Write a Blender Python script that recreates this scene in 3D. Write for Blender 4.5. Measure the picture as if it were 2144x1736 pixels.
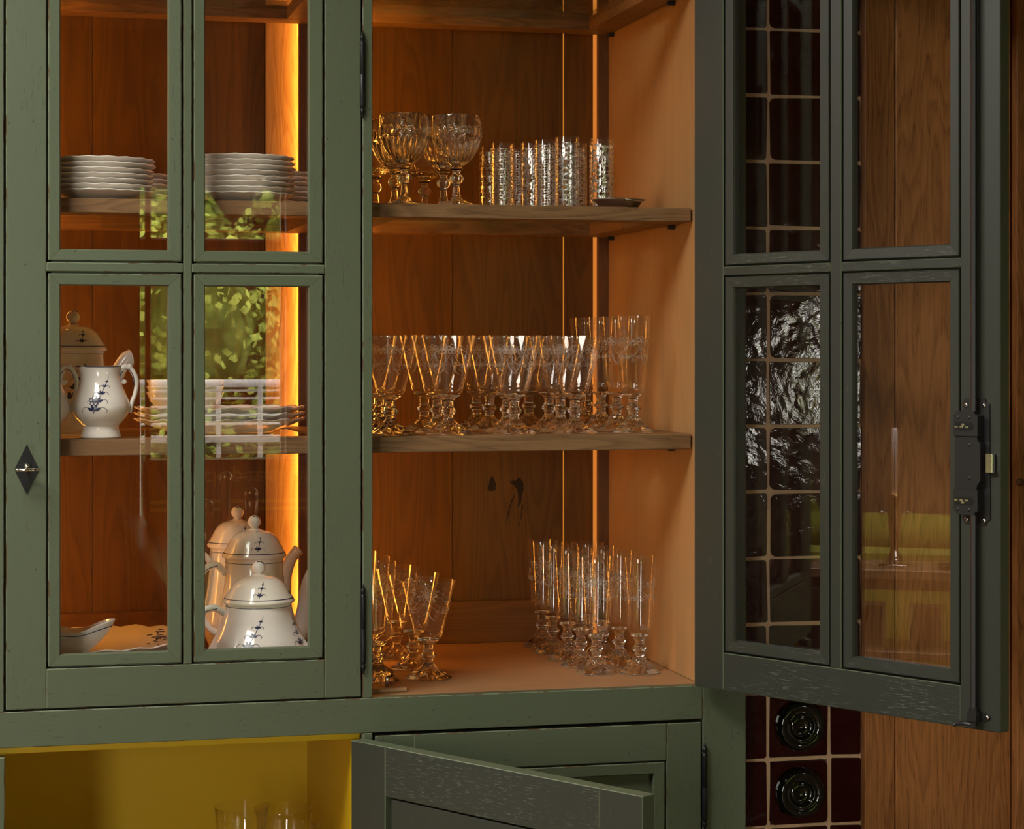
import bpy, bmesh, math, random
from mathutils import Vector, Matrix
random.seed(7)
PI = math.pi
for _o in list(bpy.data.objects):
    bpy.data.objects.remove(_o)
sc = bpy.context.scene
COL = sc.collection

# ------------------------------------------------------------------ camera
YAW = math.radians(13.5)
CAM = (0.0, -3.35, 1.45)
cd = bpy.data.cameras.new('camera')
cam = bpy.data.objects.new('camera', cd)
COL.objects.link(cam)
cam.location = CAM
cam.rotation_euler = (PI / 2, 0, -YAW)
cd.sensor_width = 36.0
cd.lens = 4450.0 / 2144.0 * 36.0
cd.shift_y = -(868.0 - 735.0) / 2144.0
cd.clip_start = 0.05
sc.camera = cam

# ------------------------------------------------------------------ world, exposure
w = bpy.data.worlds.new('overcast_sky')
sc.world = w
w.use_nodes = True
_bg = w.node_tree.nodes['Background']
_bg.inputs[0].default_value = (1.0, 0.97, 0.87, 1)
_bg.inputs[1].default_value = 14.0
sc.view_settings.view_transform = 'Standard'
sc.view_settings.look = 'None'
sc.view_settings.gamma = 1.0
sc.view_settings.use_curve_mapping = False
sc.view_settings.exposure = 0.66
LED_POWER = 43.0
cy = sc.cycles
cy.max_bounces = 14
cy.diffuse_bounces = 4
cy.glossy_bounces = 6
cy.transmission_bounces = 14
cy.transparent_max_bounces = 24
cy.sample_clamp_indirect = 6.0
cy.use_denoising = True
cy.caustics_reflective = True
cy.caustics_refractive = True
cy.blur_glossy = 0.6


def portal(name, x0, x1, z0, z1, y):
    """daylight guide in a window opening, some of them added (emits nothing itself)"""
    l = bpy.data.lights.new(name, 'AREA')
    l.shape = 'RECTANGLE'
    l.size = x1 - x0
    l.size_y = z1 - z0
    l.cycles.is_portal = True
    o = bpy.data.objects.new(name, l)
    COL.objects.link(o)
    o.location = ((x0 + x1) / 2, y, (z0 + z1) / 2)
    o.rotation_euler = (PI / 2, 0, 0)   # -Z of the lamp looks along +Y, into the room
    return o


WIN1 = (0.577, 1.225, 0.62, 2.183)
SKY = (-1.35, -0.25, -1.75, -0.65)      # roof light in the ceiling: x0, x1, y0, y1
portal('window_light_1', WIN1[0], WIN1[1], WIN1[2], WIN1[3], -6.12)
_p = portal('window_light_2', SKY[0], SKY[1], 0.0, SKY[3] - SKY[2], 0.0)
_p.location = ((SKY[0] + SKY[1]) / 2, (SKY[2] + SKY[3]) / 2, 2.90)
_p.rotation_euler = (0, 0, 0)
FILL_WIN3 = (1.75, 2.60, 0.45, 2.25)         # unseen opening added behind and right of the camera as frontal fill
portal('fill_portal_3', FILL_WIN3[0], FILL_WIN3[1], FILL_WIN3[2], FILL_WIN3[3], -6.12)
FILL_WIN2 = (-2.55, -1.75, 0.40, 2.25)       # unseen opening added behind and left of the camera for fill daylight
portal('fill_portal_4', FILL_WIN2[0], FILL_WIN2[1], FILL_WIN2[2], FILL_WIN2[3], -6.12)
FILL_SKY2 = (-2.95, -1.75, -0.60, 0.80)      # unseen ceiling opening added to brighten the mirrored sofa and console
_p = portal('fill_portal_5', FILL_SKY2[0], FILL_SKY2[1], 0.0, FILL_SKY2[3] - FILL_SKY2[2], 0.0)
_p.location = ((FILL_SKY2[0] + FILL_SKY2[1]) / 2, (FILL_SKY2[2] + FILL_SKY2[3]) / 2, 2.90)
_p.rotation_euler = (0, 0, 0)
WIN6 = (-4.20, -3.45, 1.12, 1.55)       # small side window in the right wall: y0, y1, z0, z1
_p = portal('window_light_6', WIN6[0], WIN6[1], WIN6[2], WIN6[3], 0.0)
_p.location = (2.97, (WIN6[0] + WIN6[1]) / 2, (WIN6[2] + WIN6[3]) / 2)
_p.rotation_euler = (PI / 2, 0, PI / 2)

# ------------------------------------------------------------------ material helpers


class NT:
    def __init__(self, name):
        self.m = bpy.data.materials.new(name)
        self.m.use_nodes = True
        self.t = self.m.node_tree
        for n in list(self.t.nodes):
            self.t.nodes.remove(n)
        self.out = self.t.nodes.new('ShaderNodeOutputMaterial')

    def n(self, typ, **kw):
        nd = self.t.nodes.new('ShaderNode' + typ)
        for k, v in kw.items():
            setattr(nd, k, v)
        return nd

    def l(self, a, b):
        self.t.links.new(a, b)

    def val(self, sock, v):
        if isinstance(v, (int, float)):
            sock.default_value = v
        elif isinstance(v, (tuple, list)):
            sock.default_value = (v[0], v[1], v[2], 1) if len(sock.default_value) == 4 else v
        else:
            self.l(v, sock)

    def math(self, op, a, b=0.0, c=None):
        nd = self.n('Math', operation=op)
        self.val(nd.inputs[0], a)
        self.val(nd.inputs[1], b)
        if c is not None:
            self.val(nd.inputs[2], c)
        return nd.outputs[0]

    def mix(self, fac, a, b):
        nd = self.n('Mix', data_type='RGBA')
        self.val(nd.inputs[0], fac)
        self.val(nd.inputs[6], a)
        self.val(nd.inputs[7], b)
        return nd.outputs[2]

    def ramp(self, fac, stops):
        nd = self.n('ValToRGB')
        cr = nd.color_ramp
        while len(cr.elements) < len(stops):
            cr.elements.new(0.5)
        for e, (p, c) in zip(cr.elements, stops):
            e.position = p
            e.color = (c[0], c[1], c[2], 1) if isinstance(c, (tuple, list)) else (c, c, c, 1)
        self.val(nd.inputs[0], fac)
        return nd.outputs[0]

    def coord(self, scale=(1, 1, 1), rand=True, kind='Object', rot=(0, 0, 0)):
        tc = self.n('TexCoord')
        mp = self.n('Mapping')
        mp.inputs['Scale'].default_value = scale
        mp.inputs['Rotation'].default_value = rot
        src = tc.outputs[kind]
        if rand:
            oi = self.n('ObjectInfo')
            ad = self.n('VectorMath', operation='ADD')
            sc_ = self.n('VectorMath', operation='SCALE')
            cb = self.n('CombineXYZ')
            r = oi.outputs['Random']
            self.l(r, cb.inputs[0])
            self.l(self.math('MULTIPLY', r, 3.7), cb.inputs[1])
            self.l(self.math('MULTIPLY', r, 7.3), cb.inputs[2])
            self.l(cb.outputs[0], sc_.inputs[0])
            sc_.inputs['Scale'].default_value = 5.0
            self.l(src, ad.inputs[0])
            self.l(sc_.outputs[0], ad.inputs[1])
            src = ad.outputs[0]
        self.l(src, mp.inputs['Vector'])
        return mp.outputs[0]

    def noise(self, vec, scale=5.0, detail=2.0, rough=0.5, dist=0.0, out=0):
        nd = self.n('TexNoise')
        self.l(vec, nd.inputs['Vector'])
        nd.inputs['Scale'].default_value = scale
        nd.inputs['Detail'].default_value = detail
        nd.inputs['Roughness'].default_value = rough
        nd.inputs['Distortion'].default_value = dist
        return nd.outputs[out]

    def bump(self, h, strength=0.3, dist=0.001):
        nd = self.n('Bump')
        nd.inputs['Strength'].default_value = strength
        nd.inputs['Distance'].default_value = dist
        self.l(h, nd.inputs['Height'])
        return nd.outputs[0]

    def pbr(self, color=(0.8, 0.8, 0.8), rough=0.5, metal=0.0, normal=None, coat=0.0, spec=0.5, coat_rough=0.05, trans=0.0, ior=1.5):
        p = self.n('BsdfPrincipled')
        self.val(p.inputs['Base Color'], color)
        self.val(p.inputs['Roughness'], rough)
        self.val(p.inputs['Metallic'], metal)
        p.inputs['Coat Weight'].default_value = coat
        p.inputs['Coat Roughness'].default_value = coat_rough
        p.inputs['Specular IOR Level'].default_value = spec
        p.inputs['Transmission Weight'].default_value = trans
        p.inputs['IOR'].default_value = ior
        if normal is not None:
            self.l(normal, p.inputs['Normal'])
        return p.outputs[0]

    def done(self, shader):
        self.l(shader, self.out.inputs[0])
        return self.m


def plain(name, color, rough=0.5, metal=0.0, coat=0.0, spec=0.5):
    t = NT(name)
    return t.done(t.pbr(color, rough, metal, coat=coat, spec=spec))


GREEN = (0.098, 0.121, 0.074)
GREEN_D = (0.132, 0.165, 0.105)


def paint(name, axis, col=GREEN, pores=0.62, pale=False):
    """sage paint over open-pored oak; grain along x or z"""
    t = NT(name)
    along, across = 48.0, 520.0
    s = {'x': (along, across, across), 'z': (across, across, along)}[axis]
    v = t.coord(s)
    n1 = t.noise(v, 1.0, 3.0, 0.6)
    big = t.noise(t.coord((3, 3, 3)), 1.0, 2.0)
    gate = t.ramp(t.noise(t.coord((9, 9, 9) if axis == 'x' else (14, 14, 4)), 1.0, 1.0), [(0.36, 0.0), (0.56, 1.0)])
    pore = t.math('MULTIPLY', t.ramp(n1, [(pores, 0.0), (pores + 0.06, 1.0)]), gate)
    vor = t.n('TexVoronoi')
    t.l(t.coord((34, 34, 34)), vor.inputs['Vector'])
    vor.inputs['Scale'].default_value = 1.0
    vor.inputs['Randomness'].default_value = 1.0
    speck = t.ramp(vor.outputs['Distance'], [(0.04, 1.0), (0.065, 0.0)])
    base = t.mix(big, tuple(c * 0.93 for c in col), tuple(c * 1.08 for c in col))
    pc = (0.30, 0.30, 0.26) if pale else tuple(c * 0.35 for c in col)  # pale case: specular shine on the pores painted into their colour
    c1 = t.mix(t.math('MULTIPLY', pore, 0.5 if not pale else 0.24), base, pc)
    c2 = t.mix(t.math('MULTIPLY', speck, 0.85), c1, (0.03, 0.032, 0.022))
    h = t.math('SUBTRACT', t.math('MULTIPLY', t.noise(v, 0.6, 3.0), 0.5), pore)
    nrm = t.bump(h, 0.35, 0.0006)
    return t.done(t.pbr(c2, 0.42, 0.0, nrm, spec=0.45))


def worn_lit(name):
    t = NT(name)
    f = t.ramp(t.noise(t.coord((40, 40, 22)), 1.0, 3.0, 0.65), [(0.5, 0.0), (0.6, 1.0)])
    c = t.mix(f, (0.17, 0.20, 0.13), (0.10, 0.05, 0.022))  # brown wear; the lighter green puts the edge highlight into the colour
    return t.done(t.pbr(c, 0.5, spec=0.35))


def wood(name, dark, light, axis='z', scale=1.0, rough=0.45, contrast=1.0, fibre=0.5, bump=0.2, ring=9.0, rand=True):
    """sawn oak: distorted growth bands, short dark pores and fine fibres along the board"""
    t = NT(name)

    def sv(across, along):
        a, b = across * scale, along * scale
        return t.coord((a, a, b) if axis == 'z' else (b, a, a), rand)
    warp = t.noise(sv(5.0, 1.2), 1.0, 3.0, 0.55, 0.4)
    wv = t.noise(sv(ring, ring * 0.10), 1.0, 2.0, 0.5)
    phase = t.math('MULTIPLY_ADD', warp, 5.0, t.math('MULTIPLY', wv, 14.0))
    saw = t.math('FRACT', t.math('MULTIPLY', phase, 1.35))
    bands = t.math('MULTIPLY', t.math('POWER', saw, 1.5), t.ramp(saw, [(0.80, 1.0), (1.0, 0.0)]))
    fib = t.noise(sv(330, 9), 1.0, 3.0, 0.65)
    pore = t.ramp(t.noise(sv(420, 26), 1.0, 1.0, 0.5), [(0.58, 0.0), (0.72, 1.0)])
    pore = t.math('MULTIPLY', pore, t.math('MULTIPLY_ADD', bands, 0.8, 0.25))
    tone = t.noise(sv(3.2, 1.1), 1.0, 3.0)
    f = t.math('ADD', t.math('MULTIPLY', bands, 0.26 * contrast), t.math('MULTIPLY', fib, 0.45 * fibre))
    f = t.math('ADD', f, t.math('MULTIPLY', tone, 0.42))
    f = t.math('ADD', f, t.math('MULTIPLY', pore, 0.30 * fibre))
    c = t.ramp(f, [(0.22, light), (0.50, tuple((a + b) / 2 for a, b in zip(dark, light))), (0.80, dark)])
    nrm = t.bump(t.math('SUBTRACT', fib, pore), bump, 0.0006)
    return t.done(t.pbr(c, rough, 0.0, nrm, spec=0.4))


def thin_glass(name, tint=(1, 1, 1), ior=1.5, rough=0.0):
    """flat sheet glass: unbent transmission, Fresnel mirror on both faces"""
    t = NT(name)
    g = t.n('NewGeometry')
    fr = t.n('Fresnel')
    i = t.math('MULTIPLY_ADD', g.outputs['Backfacing'], (1.0 / ior - ior), ior)
    t.l(i, fr.inputs['IOR'])
    tr = t.n('BsdfTransparent')
    tr.inputs[0].default_value = (tint[0], tint[1], tint[2], 1)
    gl = t.n('BsdfGlossy')
    gl.inputs['Roughness'].default_value = rough
    gl.inputs['Color'].default_value = (1, 1, 1, 1)
    mx = t.n('MixShader')
    t.l(fr.outputs[0], mx.inputs[0])
    t.l(tr.outputs[0], mx.inputs[1])
    t.l(gl.outputs[0], mx.inputs[2])
    return t.done(mx.outputs[0])


def emit(name, col, strength):
    t = NT(name)
    e = t.n('Emission')
    e.inputs[0].default_value = (col[0], col[1], col[2], 1)
    e.inputs[1].default_value = strength
    return t.done(e.outputs[0])


M = {}
M['paint_v'] = paint('sage_paint_upright', 'z')
M['paint_h'] = paint('sage_paint_level', 'x')
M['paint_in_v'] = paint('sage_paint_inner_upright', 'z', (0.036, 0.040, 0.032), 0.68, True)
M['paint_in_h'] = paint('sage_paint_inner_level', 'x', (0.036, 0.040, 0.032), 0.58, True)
M['worn_lit'] = worn_lit('worn_lit_paint_edge')
M['oak_back'] = wood('oak_back_board', (0.044, 0.016, 0.001), (0.165, 0.070, 0.005), 'z', 1.0, 0.5)
M['oak_base'] = wood('oak_base_board', (0.055, 0.021, 0.003), (0.17, 0.072, 0.012), 'x', 1.0, 0.5)
M['oak_post'] = wood('oak_post', (0.10, 0.04, 0.012), (0.17, 0.075, 0.026), 'z', 1.6, 0.5)
M['oak_pale'] = wood('oak_pale_board', (0.24, 0.125, 0.05), (0.50, 0.32, 0.16), 'z', 1.5, 0.45, 1.2, 0.6, 0.5)
M['alder'] = wood('alder_side_board', (0.28, 0.14, 0.050), (0.48, 0.275, 0.115), 'z', 0.7, 0.42, 0.35, 0.35, 0.1, 5.0)
M['alder_floor'] = wood('alder_floor_board', (0.27, 0.135, 0.062), (0.45, 0.255, 0.125), 'x', 0.7, 0.38, 0.45, 0.4, 0.1, 5.0)
M['oak_shelf'] = wood('oak_shelf_edge', (0.085, 0.042, 0.017), (0.33, 0.175, 0.075), 'x', 1.4, 0.5, 1.0, 0.75, 0.5)
M['oak_panel'] = wood('oak_wall_panel', (0.15, 0.048, 0.010), (0.62, 0.258, 0.085), 'z', 1.2, 0.42, 0.75, 1.0, 0.25)
M['knot'] = plain('dark_knot', (0.020, 0.007, 0.002), 0.8)
M['yellow'] = plain('yellow_paint', (0.68, 0.44, 0.002), 0.4)
M['iron'] = plain('black_iron', (0.022, 0.022, 0.024), 0.38, 0.6)
M['iron_matt'] = plain('black_lacquered_steel', (0.026, 0.025, 0.026), 0.42, 0.3)
M['steel'] = plain('bright_steel', (0.75, 0.73, 0.70), 0.22, 1.0)
M['brass'] = plain('old_brass', (0.45, 0.27, 0.12), 0.3, 1.0)
M['chrome'] = plain('polished_nickel', (0.85, 0.80, 0.74), 0.12, 1.0)
M['porcelain'] = plain('cream_porcelain', (0.93, 0.87, 0.80), 0.16, 0.0, 0.6)
M['cobalt'] = plain('cobalt_brushwork', (0.02, 0.028, 0.085), 0.25)
M['pane'] = thin_glass('window_pane_glass')
M['shelf_glass'] = thin_glass('shelf_glass', (0.90, 0.94, 0.90))
M['led'] = emit('warm_led', (1.0, 0.40, 0.05), LED_POWER)
M['led_corner'] = emit('warm_led_corner', (1.0, 0.40, 0.06), LED_POWER * 0.62)
M['led_soft'] = emit('warm_led_diffuser', (1.0, 0.30, 0.045), 0.42)
M['led_line'] = emit('warm_led_gap', (1.0, 0.34, 0.04), 0.36)

M['fine_glass'] = thin_glass('fine_glass', (0.995, 0.99, 0.985), 1.55)
t = NT('crystal')
_g = t.n('BsdfGlass')
_g.inputs['Color'].default_value = (0.985, 0.985, 0.98, 1)
_g.inputs['Roughness'].default_value = 0.0
_g.inputs['IOR'].default_value = 1.5
M['crystal'] = t.done(_g.outputs[0])

t = NT('etched_glass')
_d = t.n('BsdfDiffuse')
_d.inputs[0].default_value = (0.75, 0.75, 0.75, 1)
_tl = t.n('BsdfTranslucent')
_tl.inputs[0].default_value = (0.75, 0.75, 0.75, 1)
_tr = t.n('BsdfTransparent')
_a = t.n('MixShader')
_a.inputs[0].default_value = 0.5
t.l(_d.outputs[0], _a.inputs[1])
t.l(_tl.outputs[0], _a.inputs[2])
_b = t.n('MixShader')
_b.inputs[0].default_value = 0.42
t.l(_tr.outputs[0], _b.inputs[1])
t.l(_a.outputs[0], _b.inputs[2])
M['etched'] = t.done(_b.outputs[0])


def silver_net(name, nu, nv, edge):
    t = NT(name)
    tc = t.n('TexCoord')
    mp = t.n('Mapping')
    mp.inputs['Scale'].default_value = (nu, nv, 1)
    t.l(tc.outputs['UV'], mp.inputs['Vector'])
    vo = t.n('TexVoronoi', voronoi_dimensions='2D')
    t.l(mp.outputs[0], vo.inputs['Vector'])
    vo.inputs['Scale'].default_value = 1.0
    vo.inputs['Randomness'].default_value = 0.42
    f = t.ramp(vo.outputs['Distance'], [(edge - 0.02, 0.0), (edge + 0.02, 1.0)])
    tr = t.n('BsdfTransparent')
    gl = t.pbr((0.60, 0.57, 0.54), 0.30, 1.0)
    mx = t.n('MixShader')
    t.l(f, mx.inputs[0])
    t.l(tr.outputs[0], mx.inputs[1])
    t.l(gl, mx.inputs[2])
    return t.done(mx.outputs[0])


M['net_big'] = silver_net('silver_net_large_dots', 14, 13, 0.47)
M['net_small'] = silver_net('silver_net_small_dots', 26, 25, 0.45)

t = NT('oxblood_glazed_tile')
_n1 = t.noise(t.coord((9, 9, 9)), 1.0, 3.0, 0.55, 0.5)
_n2 = t.noise(t.coord((38, 38, 38)), 1.0, 4.0, 0.6, 1.0)
_h = t.math('ADD', _n1, t.math('MULTIPLY', t.math('MULTIPLY', _n2, _n1), 0.42))
_c = t.mix(t.noise(t.coord((14, 14, 14)), 1.0, 3.0), (0.018, 0.0008, 0.001), (0.042, 0.003, 0.002))
M['tile'] = t.done(t.pbr(_c, 0.05, 0.0, t.bump(_h, 0.5, 0.004), spec=0.5))
t = NT('sand_grout')
_c = t.mix(t.noise(t.coord((160, 160, 160), False), 1.0, 4.0), (0.62, 0.40, 0.24), (0.80, 0.56, 0.37))
M['grout'] = t.done(t.pbr(_c, 0.85, 0.0, t.bump(t.noise(t.coord((300, 300, 300), False), 1.0, 3.0), 0.6, 0.001)))
M['bottle'] = plain('black_bottle_glass', (0.004, 0.006, 0.004), 0.04, 0.0, 0.3)
M['silver'] = plain('tarnished_silver', (0.62, 0.55, 0.47), 0.34, 1.0)
M['plaster'] = plain('warm_white_plaster', (0.62, 0.58, 0.52), 0.9)
M['ceiling'] = plain('timbered_ceiling', (0.30, 0.24, 0.18), 0.9)
M['taupe'] = plain('taupe_plaster', (0.24, 0.175, 0.13), 0.9)
M['brown_wall'] = plain('brown_plaster', (0.16, 0.10, 0.075), 0.85)
M['dark_frame'] = wood('dark_window_wood', (0.05, 0.022, 0.010), (0.12, 0.06, 0.03), 'z', 1.0, 0.4)
M['floor'] = wood('oak_floor', (0.10, 0.05, 0.02), (0.26, 0.15, 0.07), 'x', 0.6, 0.35)
M['white'] = plain('white_lacquer', (0.75, 0.75, 0.75), 0.35)
M['table'] = wood('polished_walnut_table', (0.05, 0.022, 0.012), (0.14, 0.07, 0.035), 'x', 0.8, 0.24, 0.8, 0.6, 0.06)
M['black_tin'] = plain('black_tin', (0.012, 0.012, 0.013), 0.3)
M['yellow_print'] = plain('yellow_print', (0.62, 0.42, 0.03), 0.4)
M['velvet'] = plain('lime_velvet', (0.36, 0.36, 0.035), 0.75)
M['cushion'] = plain('orange_cushion', (0.50, 0.18, 0.03), 0.8)
M['candle'] = plain('pink_wax', (0.85, 0.74, 0.72), 0.45)
M['console'] = wood('console_oak', (0.16, 0.085, 0.04), (0.36, 0.22, 0.12), 'x', 1.0, 0.4)
M['console_dark'] = plain('console_dark_wood', (0.05, 0.03, 0.022), 0.5)
M['photo'] = plain('dark_photo_print', (0.05, 0.045, 0.04), 0.3)
M['bark'] = plain('bark', (0.055, 0.042, 0.03), 0.9)
M['soil'] = plain('lawn', (0.045, 0.08, 0.02), 0.95)


def leaf_mat(name, a, b):
    t = NT(name)
    c = t.mix(t.ramp(t.noise(t.coord((5, 5, 5), False), 1.0, 4.0, 0.65), [(0.36, 0.0), (0.64, 1.0)]), a, b)
    d = t.n('BsdfDiffuse')
    t.l(c, d.inputs[0])
    tl = t.n('BsdfTranslucent')
    t.l(c, tl.inputs[0])
    mx = t.n('MixShader')
    mx.inputs[0].default_value = 0.4
    t.l(d.outputs[0], mx.inputs[1])
    t.l(tl.outputs[0], mx.inputs[2])
    return t.done(mx.outputs[0])


M['leaf_a'] = leaf_mat('maple_leaves', (0.09, 0.17, 0.02), (0.66, 0.74, 0.17))
M['leaf_b'] = leaf_mat('linden_leaves', (0.05, 0.11, 0.02), (0.24, 0.34, 0.08))

# ------------------------------------------------------------------ mesh helpers


class MB:
    def __init__(self):
        self.v, self.f, self.mi, self.uv = [], [], [], None

    def box(self, x0, x1, y0, y1, z0, z1, mi=0):
        b = len(self.v)
        self.v += [(x0, y0, z0), (x1, y0, z0), (x1, y1, z0), (x0, y1, z0), (x0, y0, z1), (x1, y0, z1), (x1, y1, z1), (x0, y1, z1)]
        for q in ((0, 3, 2, 1), (4, 5, 6, 7), (0, 1, 5, 4), (1, 2, 6, 5), (2, 3, 7, 6), (3, 0, 4, 7)):
            self.f.append(tuple(b + i for i in q))
            self.mi.append(mi)
        return self

    def cbox(self, x0, x1, y0, y1, z0, z1, c=0.0012, mi=0, me=None, rim=None):
        """box with a chamfer c on every edge; the chamfers may carry material me"""
        me = mi if me is None else me
        X, Y, Z = (x0, x1), (y0, y1), (z0, z1)
        b = len(self.v)
        idx = {}
        for i in (0, 1):
            for j in (0, 1):
                for k in (0, 1):
                    sx, sy, sz = (1 - 2 * i), (1 - 2 * j), (1 - 2 * k)
                    for a in range(3):
                        p = [X[i] + (0 if a == 0 else sx * c), Y[j] + (0 if a == 1 else sy * c), Z[k] + (0 if a == 2 else sz * c)]
                        idx[(i, j, k, a)] = len(self.v)
                        self.v.append(tuple(p))
        cen = Vector(((x0 + x1) / 2, (y0 + y1) / 2, (z0 + z1) / 2))

        def face(ids, m):
            ps = [Vector(self.v[q]) for q in ids]
            n = (ps[1] - ps[0]).cross(ps[2] - ps[0])
            mid = sum(ps, Vector()) / len(ps)
            if n.dot(mid - cen) < 0:
                ids = ids[::-1]
            self.f.append(tuple(ids))
            self.mi.append(m)
        for s in (0, 1):
            face([idx[(s, 0, 0, 0)], idx[(s, 1, 0, 0)], idx[(s, 1, 1, 0)], idx[(s, 0, 1, 0)]], mi if rim is None else rim)
            face([idx[(0, s, 0, 1)], idx[(1, s, 0, 1)], idx[(1, s, 1, 1)], idx[(0, s, 1, 1)]], mi)
            face([idx[(0, 0, s, 2)], idx[(1, 0, s, 2)], idx[(1, 1, s, 2)], idx[(0, 1, s, 2)]], mi if rim is None else rim)
        for i in (0, 1):
            for j in (0, 1):
                face([idx[(i, j, 0, 0)], idx[(i, j, 1, 0)], idx[(i, j, 1, 1)], idx[(i, j, 0, 1)]], me)
                face([idx[(i, 0, j, 0)], idx[(i, 1, j, 0)], idx[(i, 1, j, 2)], idx[(i, 0, j, 2)]], me)
                face([idx[(0, i, j, 1)], idx[(1, i, j, 1)], idx[(1, i, j, 2)], idx[(0, i, j, 2)]], me)
        for i in (0, 1):
            for j in (0, 1):
                for k in (0, 1):
                    face([idx[(i, j, k, a)] for a in range(3)], me)
        return self

    def prism(self, pts, fn, d0, d1, mi=0):
        """closed outline pts (2-D) pushed from d0 to d1; fn(a, b, d) -> xyz"""
        b, n = len(self.v), len(pts)
        for d in (d0, d1):
            self.v += [fn(p[0], p[1], d) for p in pts]
        self.f.append(tuple(b + i for i in range(n))[::-1])
        self.f.append(tuple(b + n + i for i in range(n)))
        self.mi += [mi, mi]
        for i in range(n):
            j = (i + 1) % n
            self.f.append((b + i, b + j, b + n + j, b + n + i))
            self.mi.append(mi)
        return self

    def lathe(self, prof, seg=40, mod=None, cx=0.0, cy=0.0, cz=0.0, mi=0, sx=1.0, sy=1.0, uv=False):
        b = len(self.v)
        n = len(prof)
        rows = []
        for i, (r, z) in enumerate(prof):
            if r < 1e-6:
                rows.append([len(self.v)])
                self.v.append((cx, cy, cz + z))
                continue
            row = []
            for j in range(seg):
                a = 2 * PI * j / seg
                rr, zz = (r, z) if mod is None else mod(r, z, a, i)
                row.append(len(self.v))
                self.v.append((cx + rr * math.cos(a) * sx, cy + rr * math.sin(a) * sy, cz + zz))
            rows.append(row)
        uvs = []
        z0, z1 = prof[0][1], prof[-1][1]
        for i in range(n - 1):
            A, B = rows[i], rows[i + 1]
            va = (prof[i][1] - z0) / ((z1 - z0) or 1)
            vb = (prof[i + 1][1] - z0) / ((z1 - z0) or 1)
            for j in range(seg):
                k = (j + 1) % seg
                ua, ub = j / seg, (j + 1) / seg
                if len(A) == 1 and len(B) == 1:
                    continue
                if len(A) == 1:
                    self.f.append((A[0], B[k], B[j]))
                    uvs.append(((ua, va), (ub, vb), (ua, vb)))
                elif len(B) == 1:
                    self.f.append((A[j], A[k], B[0]))
                    uvs.append(((ua, va), (ub, va), (ua, vb)))
                else:
                    self.f.append((A[j], A[k], B[k], B[j]))
                    uvs.append(((ua, va), (ub, va), (ub, vb), (ua, vb)))
                self.mi.append(mi)
        if uv:
            self.uv = uvs
        return self

    def tube(self, pts, rad, seg=10, mi=0, flat=1.0, up=(0, 0, 1)):
        """tube through pts with radius list or number; flat squeezes the section"""
        pts = [Vector(p) for p in pts]
        n = len(pts)
        rad = [rad] * n if isinstance(rad, (int, float)) else rad
        b = len(self.v)
        prev = None
        for i, p in enumerate(pts):
            d = (pts[min(i + 1, n - 1)] - pts[max(i - 1, 0)])
            d.normalize()
            if prev is None:
                u = Vector(up)
                if abs(u.dot(d)) > 0.95:
                    u = Vector((1, 0, 0)) if abs(d.x) < 0.9 else Vector((0, 1, 0))
                s = d.cross(u).normalized()
            else:
                s = (prev - d * prev.dot(d)).normalized()
            prev = s
            q = d.cross(s)
            for j in range(seg):
                a = 2 * PI * j / seg
                self.v.append(tuple(p + s * math.cos(a) * rad[i] * flat + q * math.sin(a) * rad[i]))
        for i in range(n - 1):
            for j in range(seg):
                k = (j + 1) % seg
                self.f.append((b + i * seg + j, b + i * seg + k, b + (i + 1) * seg + k, b + (i + 1) * seg + j))
                self.mi.append(mi)
        self.f.append(tuple(b + j for j in range(seg))[::-1])
        self.f.append(tuple(b + (n - 1) * seg + j for j in range(seg)))
        self.mi += [mi, mi]
        return self

    def mesh(self, name, mats, smooth=False, fix=True):
        me = bpy.data.meshes.new(name)
        me.from_pydata(self.v, [], self.f)
        for m in mats:
            me.materials.append(m)
        for p, i in zip(me.polygons, self.mi):
            p.material_index = i
            p.use_smooth = smooth
        if self.uv:
            lay = me.uv_layers.new(name='UVMap')
            k = 0
            for q in self.uv:
                for c in q:
                    lay.data[k].uv = c
                    k += 1
        if fix:
            bm = bmesh.new()
            bm.from_mesh(me)
            bmesh.ops.recalc_face_normals(bm, faces=bm.faces)
            bm.to_mesh(me)
            bm.free()
        me.update()
        return me

    def build(self, name, mats, parent=None, smooth=False, fix=True, loc=None, rot=None):
        if not isinstance(mats, (list, tuple)):
            mats = [mats]
        return link(name, self.mesh(name, mats, smooth, fix), parent, loc, rot)


def link(name, me, parent=None, loc=None, rot=None):
    o = bpy.data.objects.new(name, me)
    COL.objects.link(o)
    if parent is not None:
        o.parent = parent
    if loc is not None:
        o.location = loc
    if rot is not None:
        o.rotation_euler = rot
    return o


def thing(name, label, cat, loc=(0, 0, 0), rz=0.0, group=None, rot=None):
    o = bpy.data.objects.new(name, None)
    COL.objects.link(o)
    o.location = loc
    o.rotation_euler = rot if rot else (0, 0, rz)
    o.empty_display_size = 0.02
    return tag(o, label, cat, group)


def tag(o, label, cat, group=None):
    o['label'] = label
    o['category'] = cat
    if group:
        o['group'] = group
    return o


def structure(o):
    o['kind'] = 'structure'
    return o


def spline(pts, n=6):
    """Catmull-Rom through points of any dimension"""
    out = []
    P = [pts[0]] + list(pts) + [pts[-1]]
    for i in range(1, len(P) - 2):
        p0, p1, p2, p3 = P[i - 1], P[i], P[i + 1], P[i + 2]
        for k in range(n):
            t_ = k / n
            out.append(tuple(0.5 * (2 * b + (c - a) * t_ + (2 * a - 5 * b + 4 * c - d) * t_ ** 2 + (3 * b - a - 3 * c + d) * t_ ** 3)
                             for a, b, c, d in zip(p0, p1, p2, p3)))
    out.append(tuple(pts[-1]))
    return out

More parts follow.
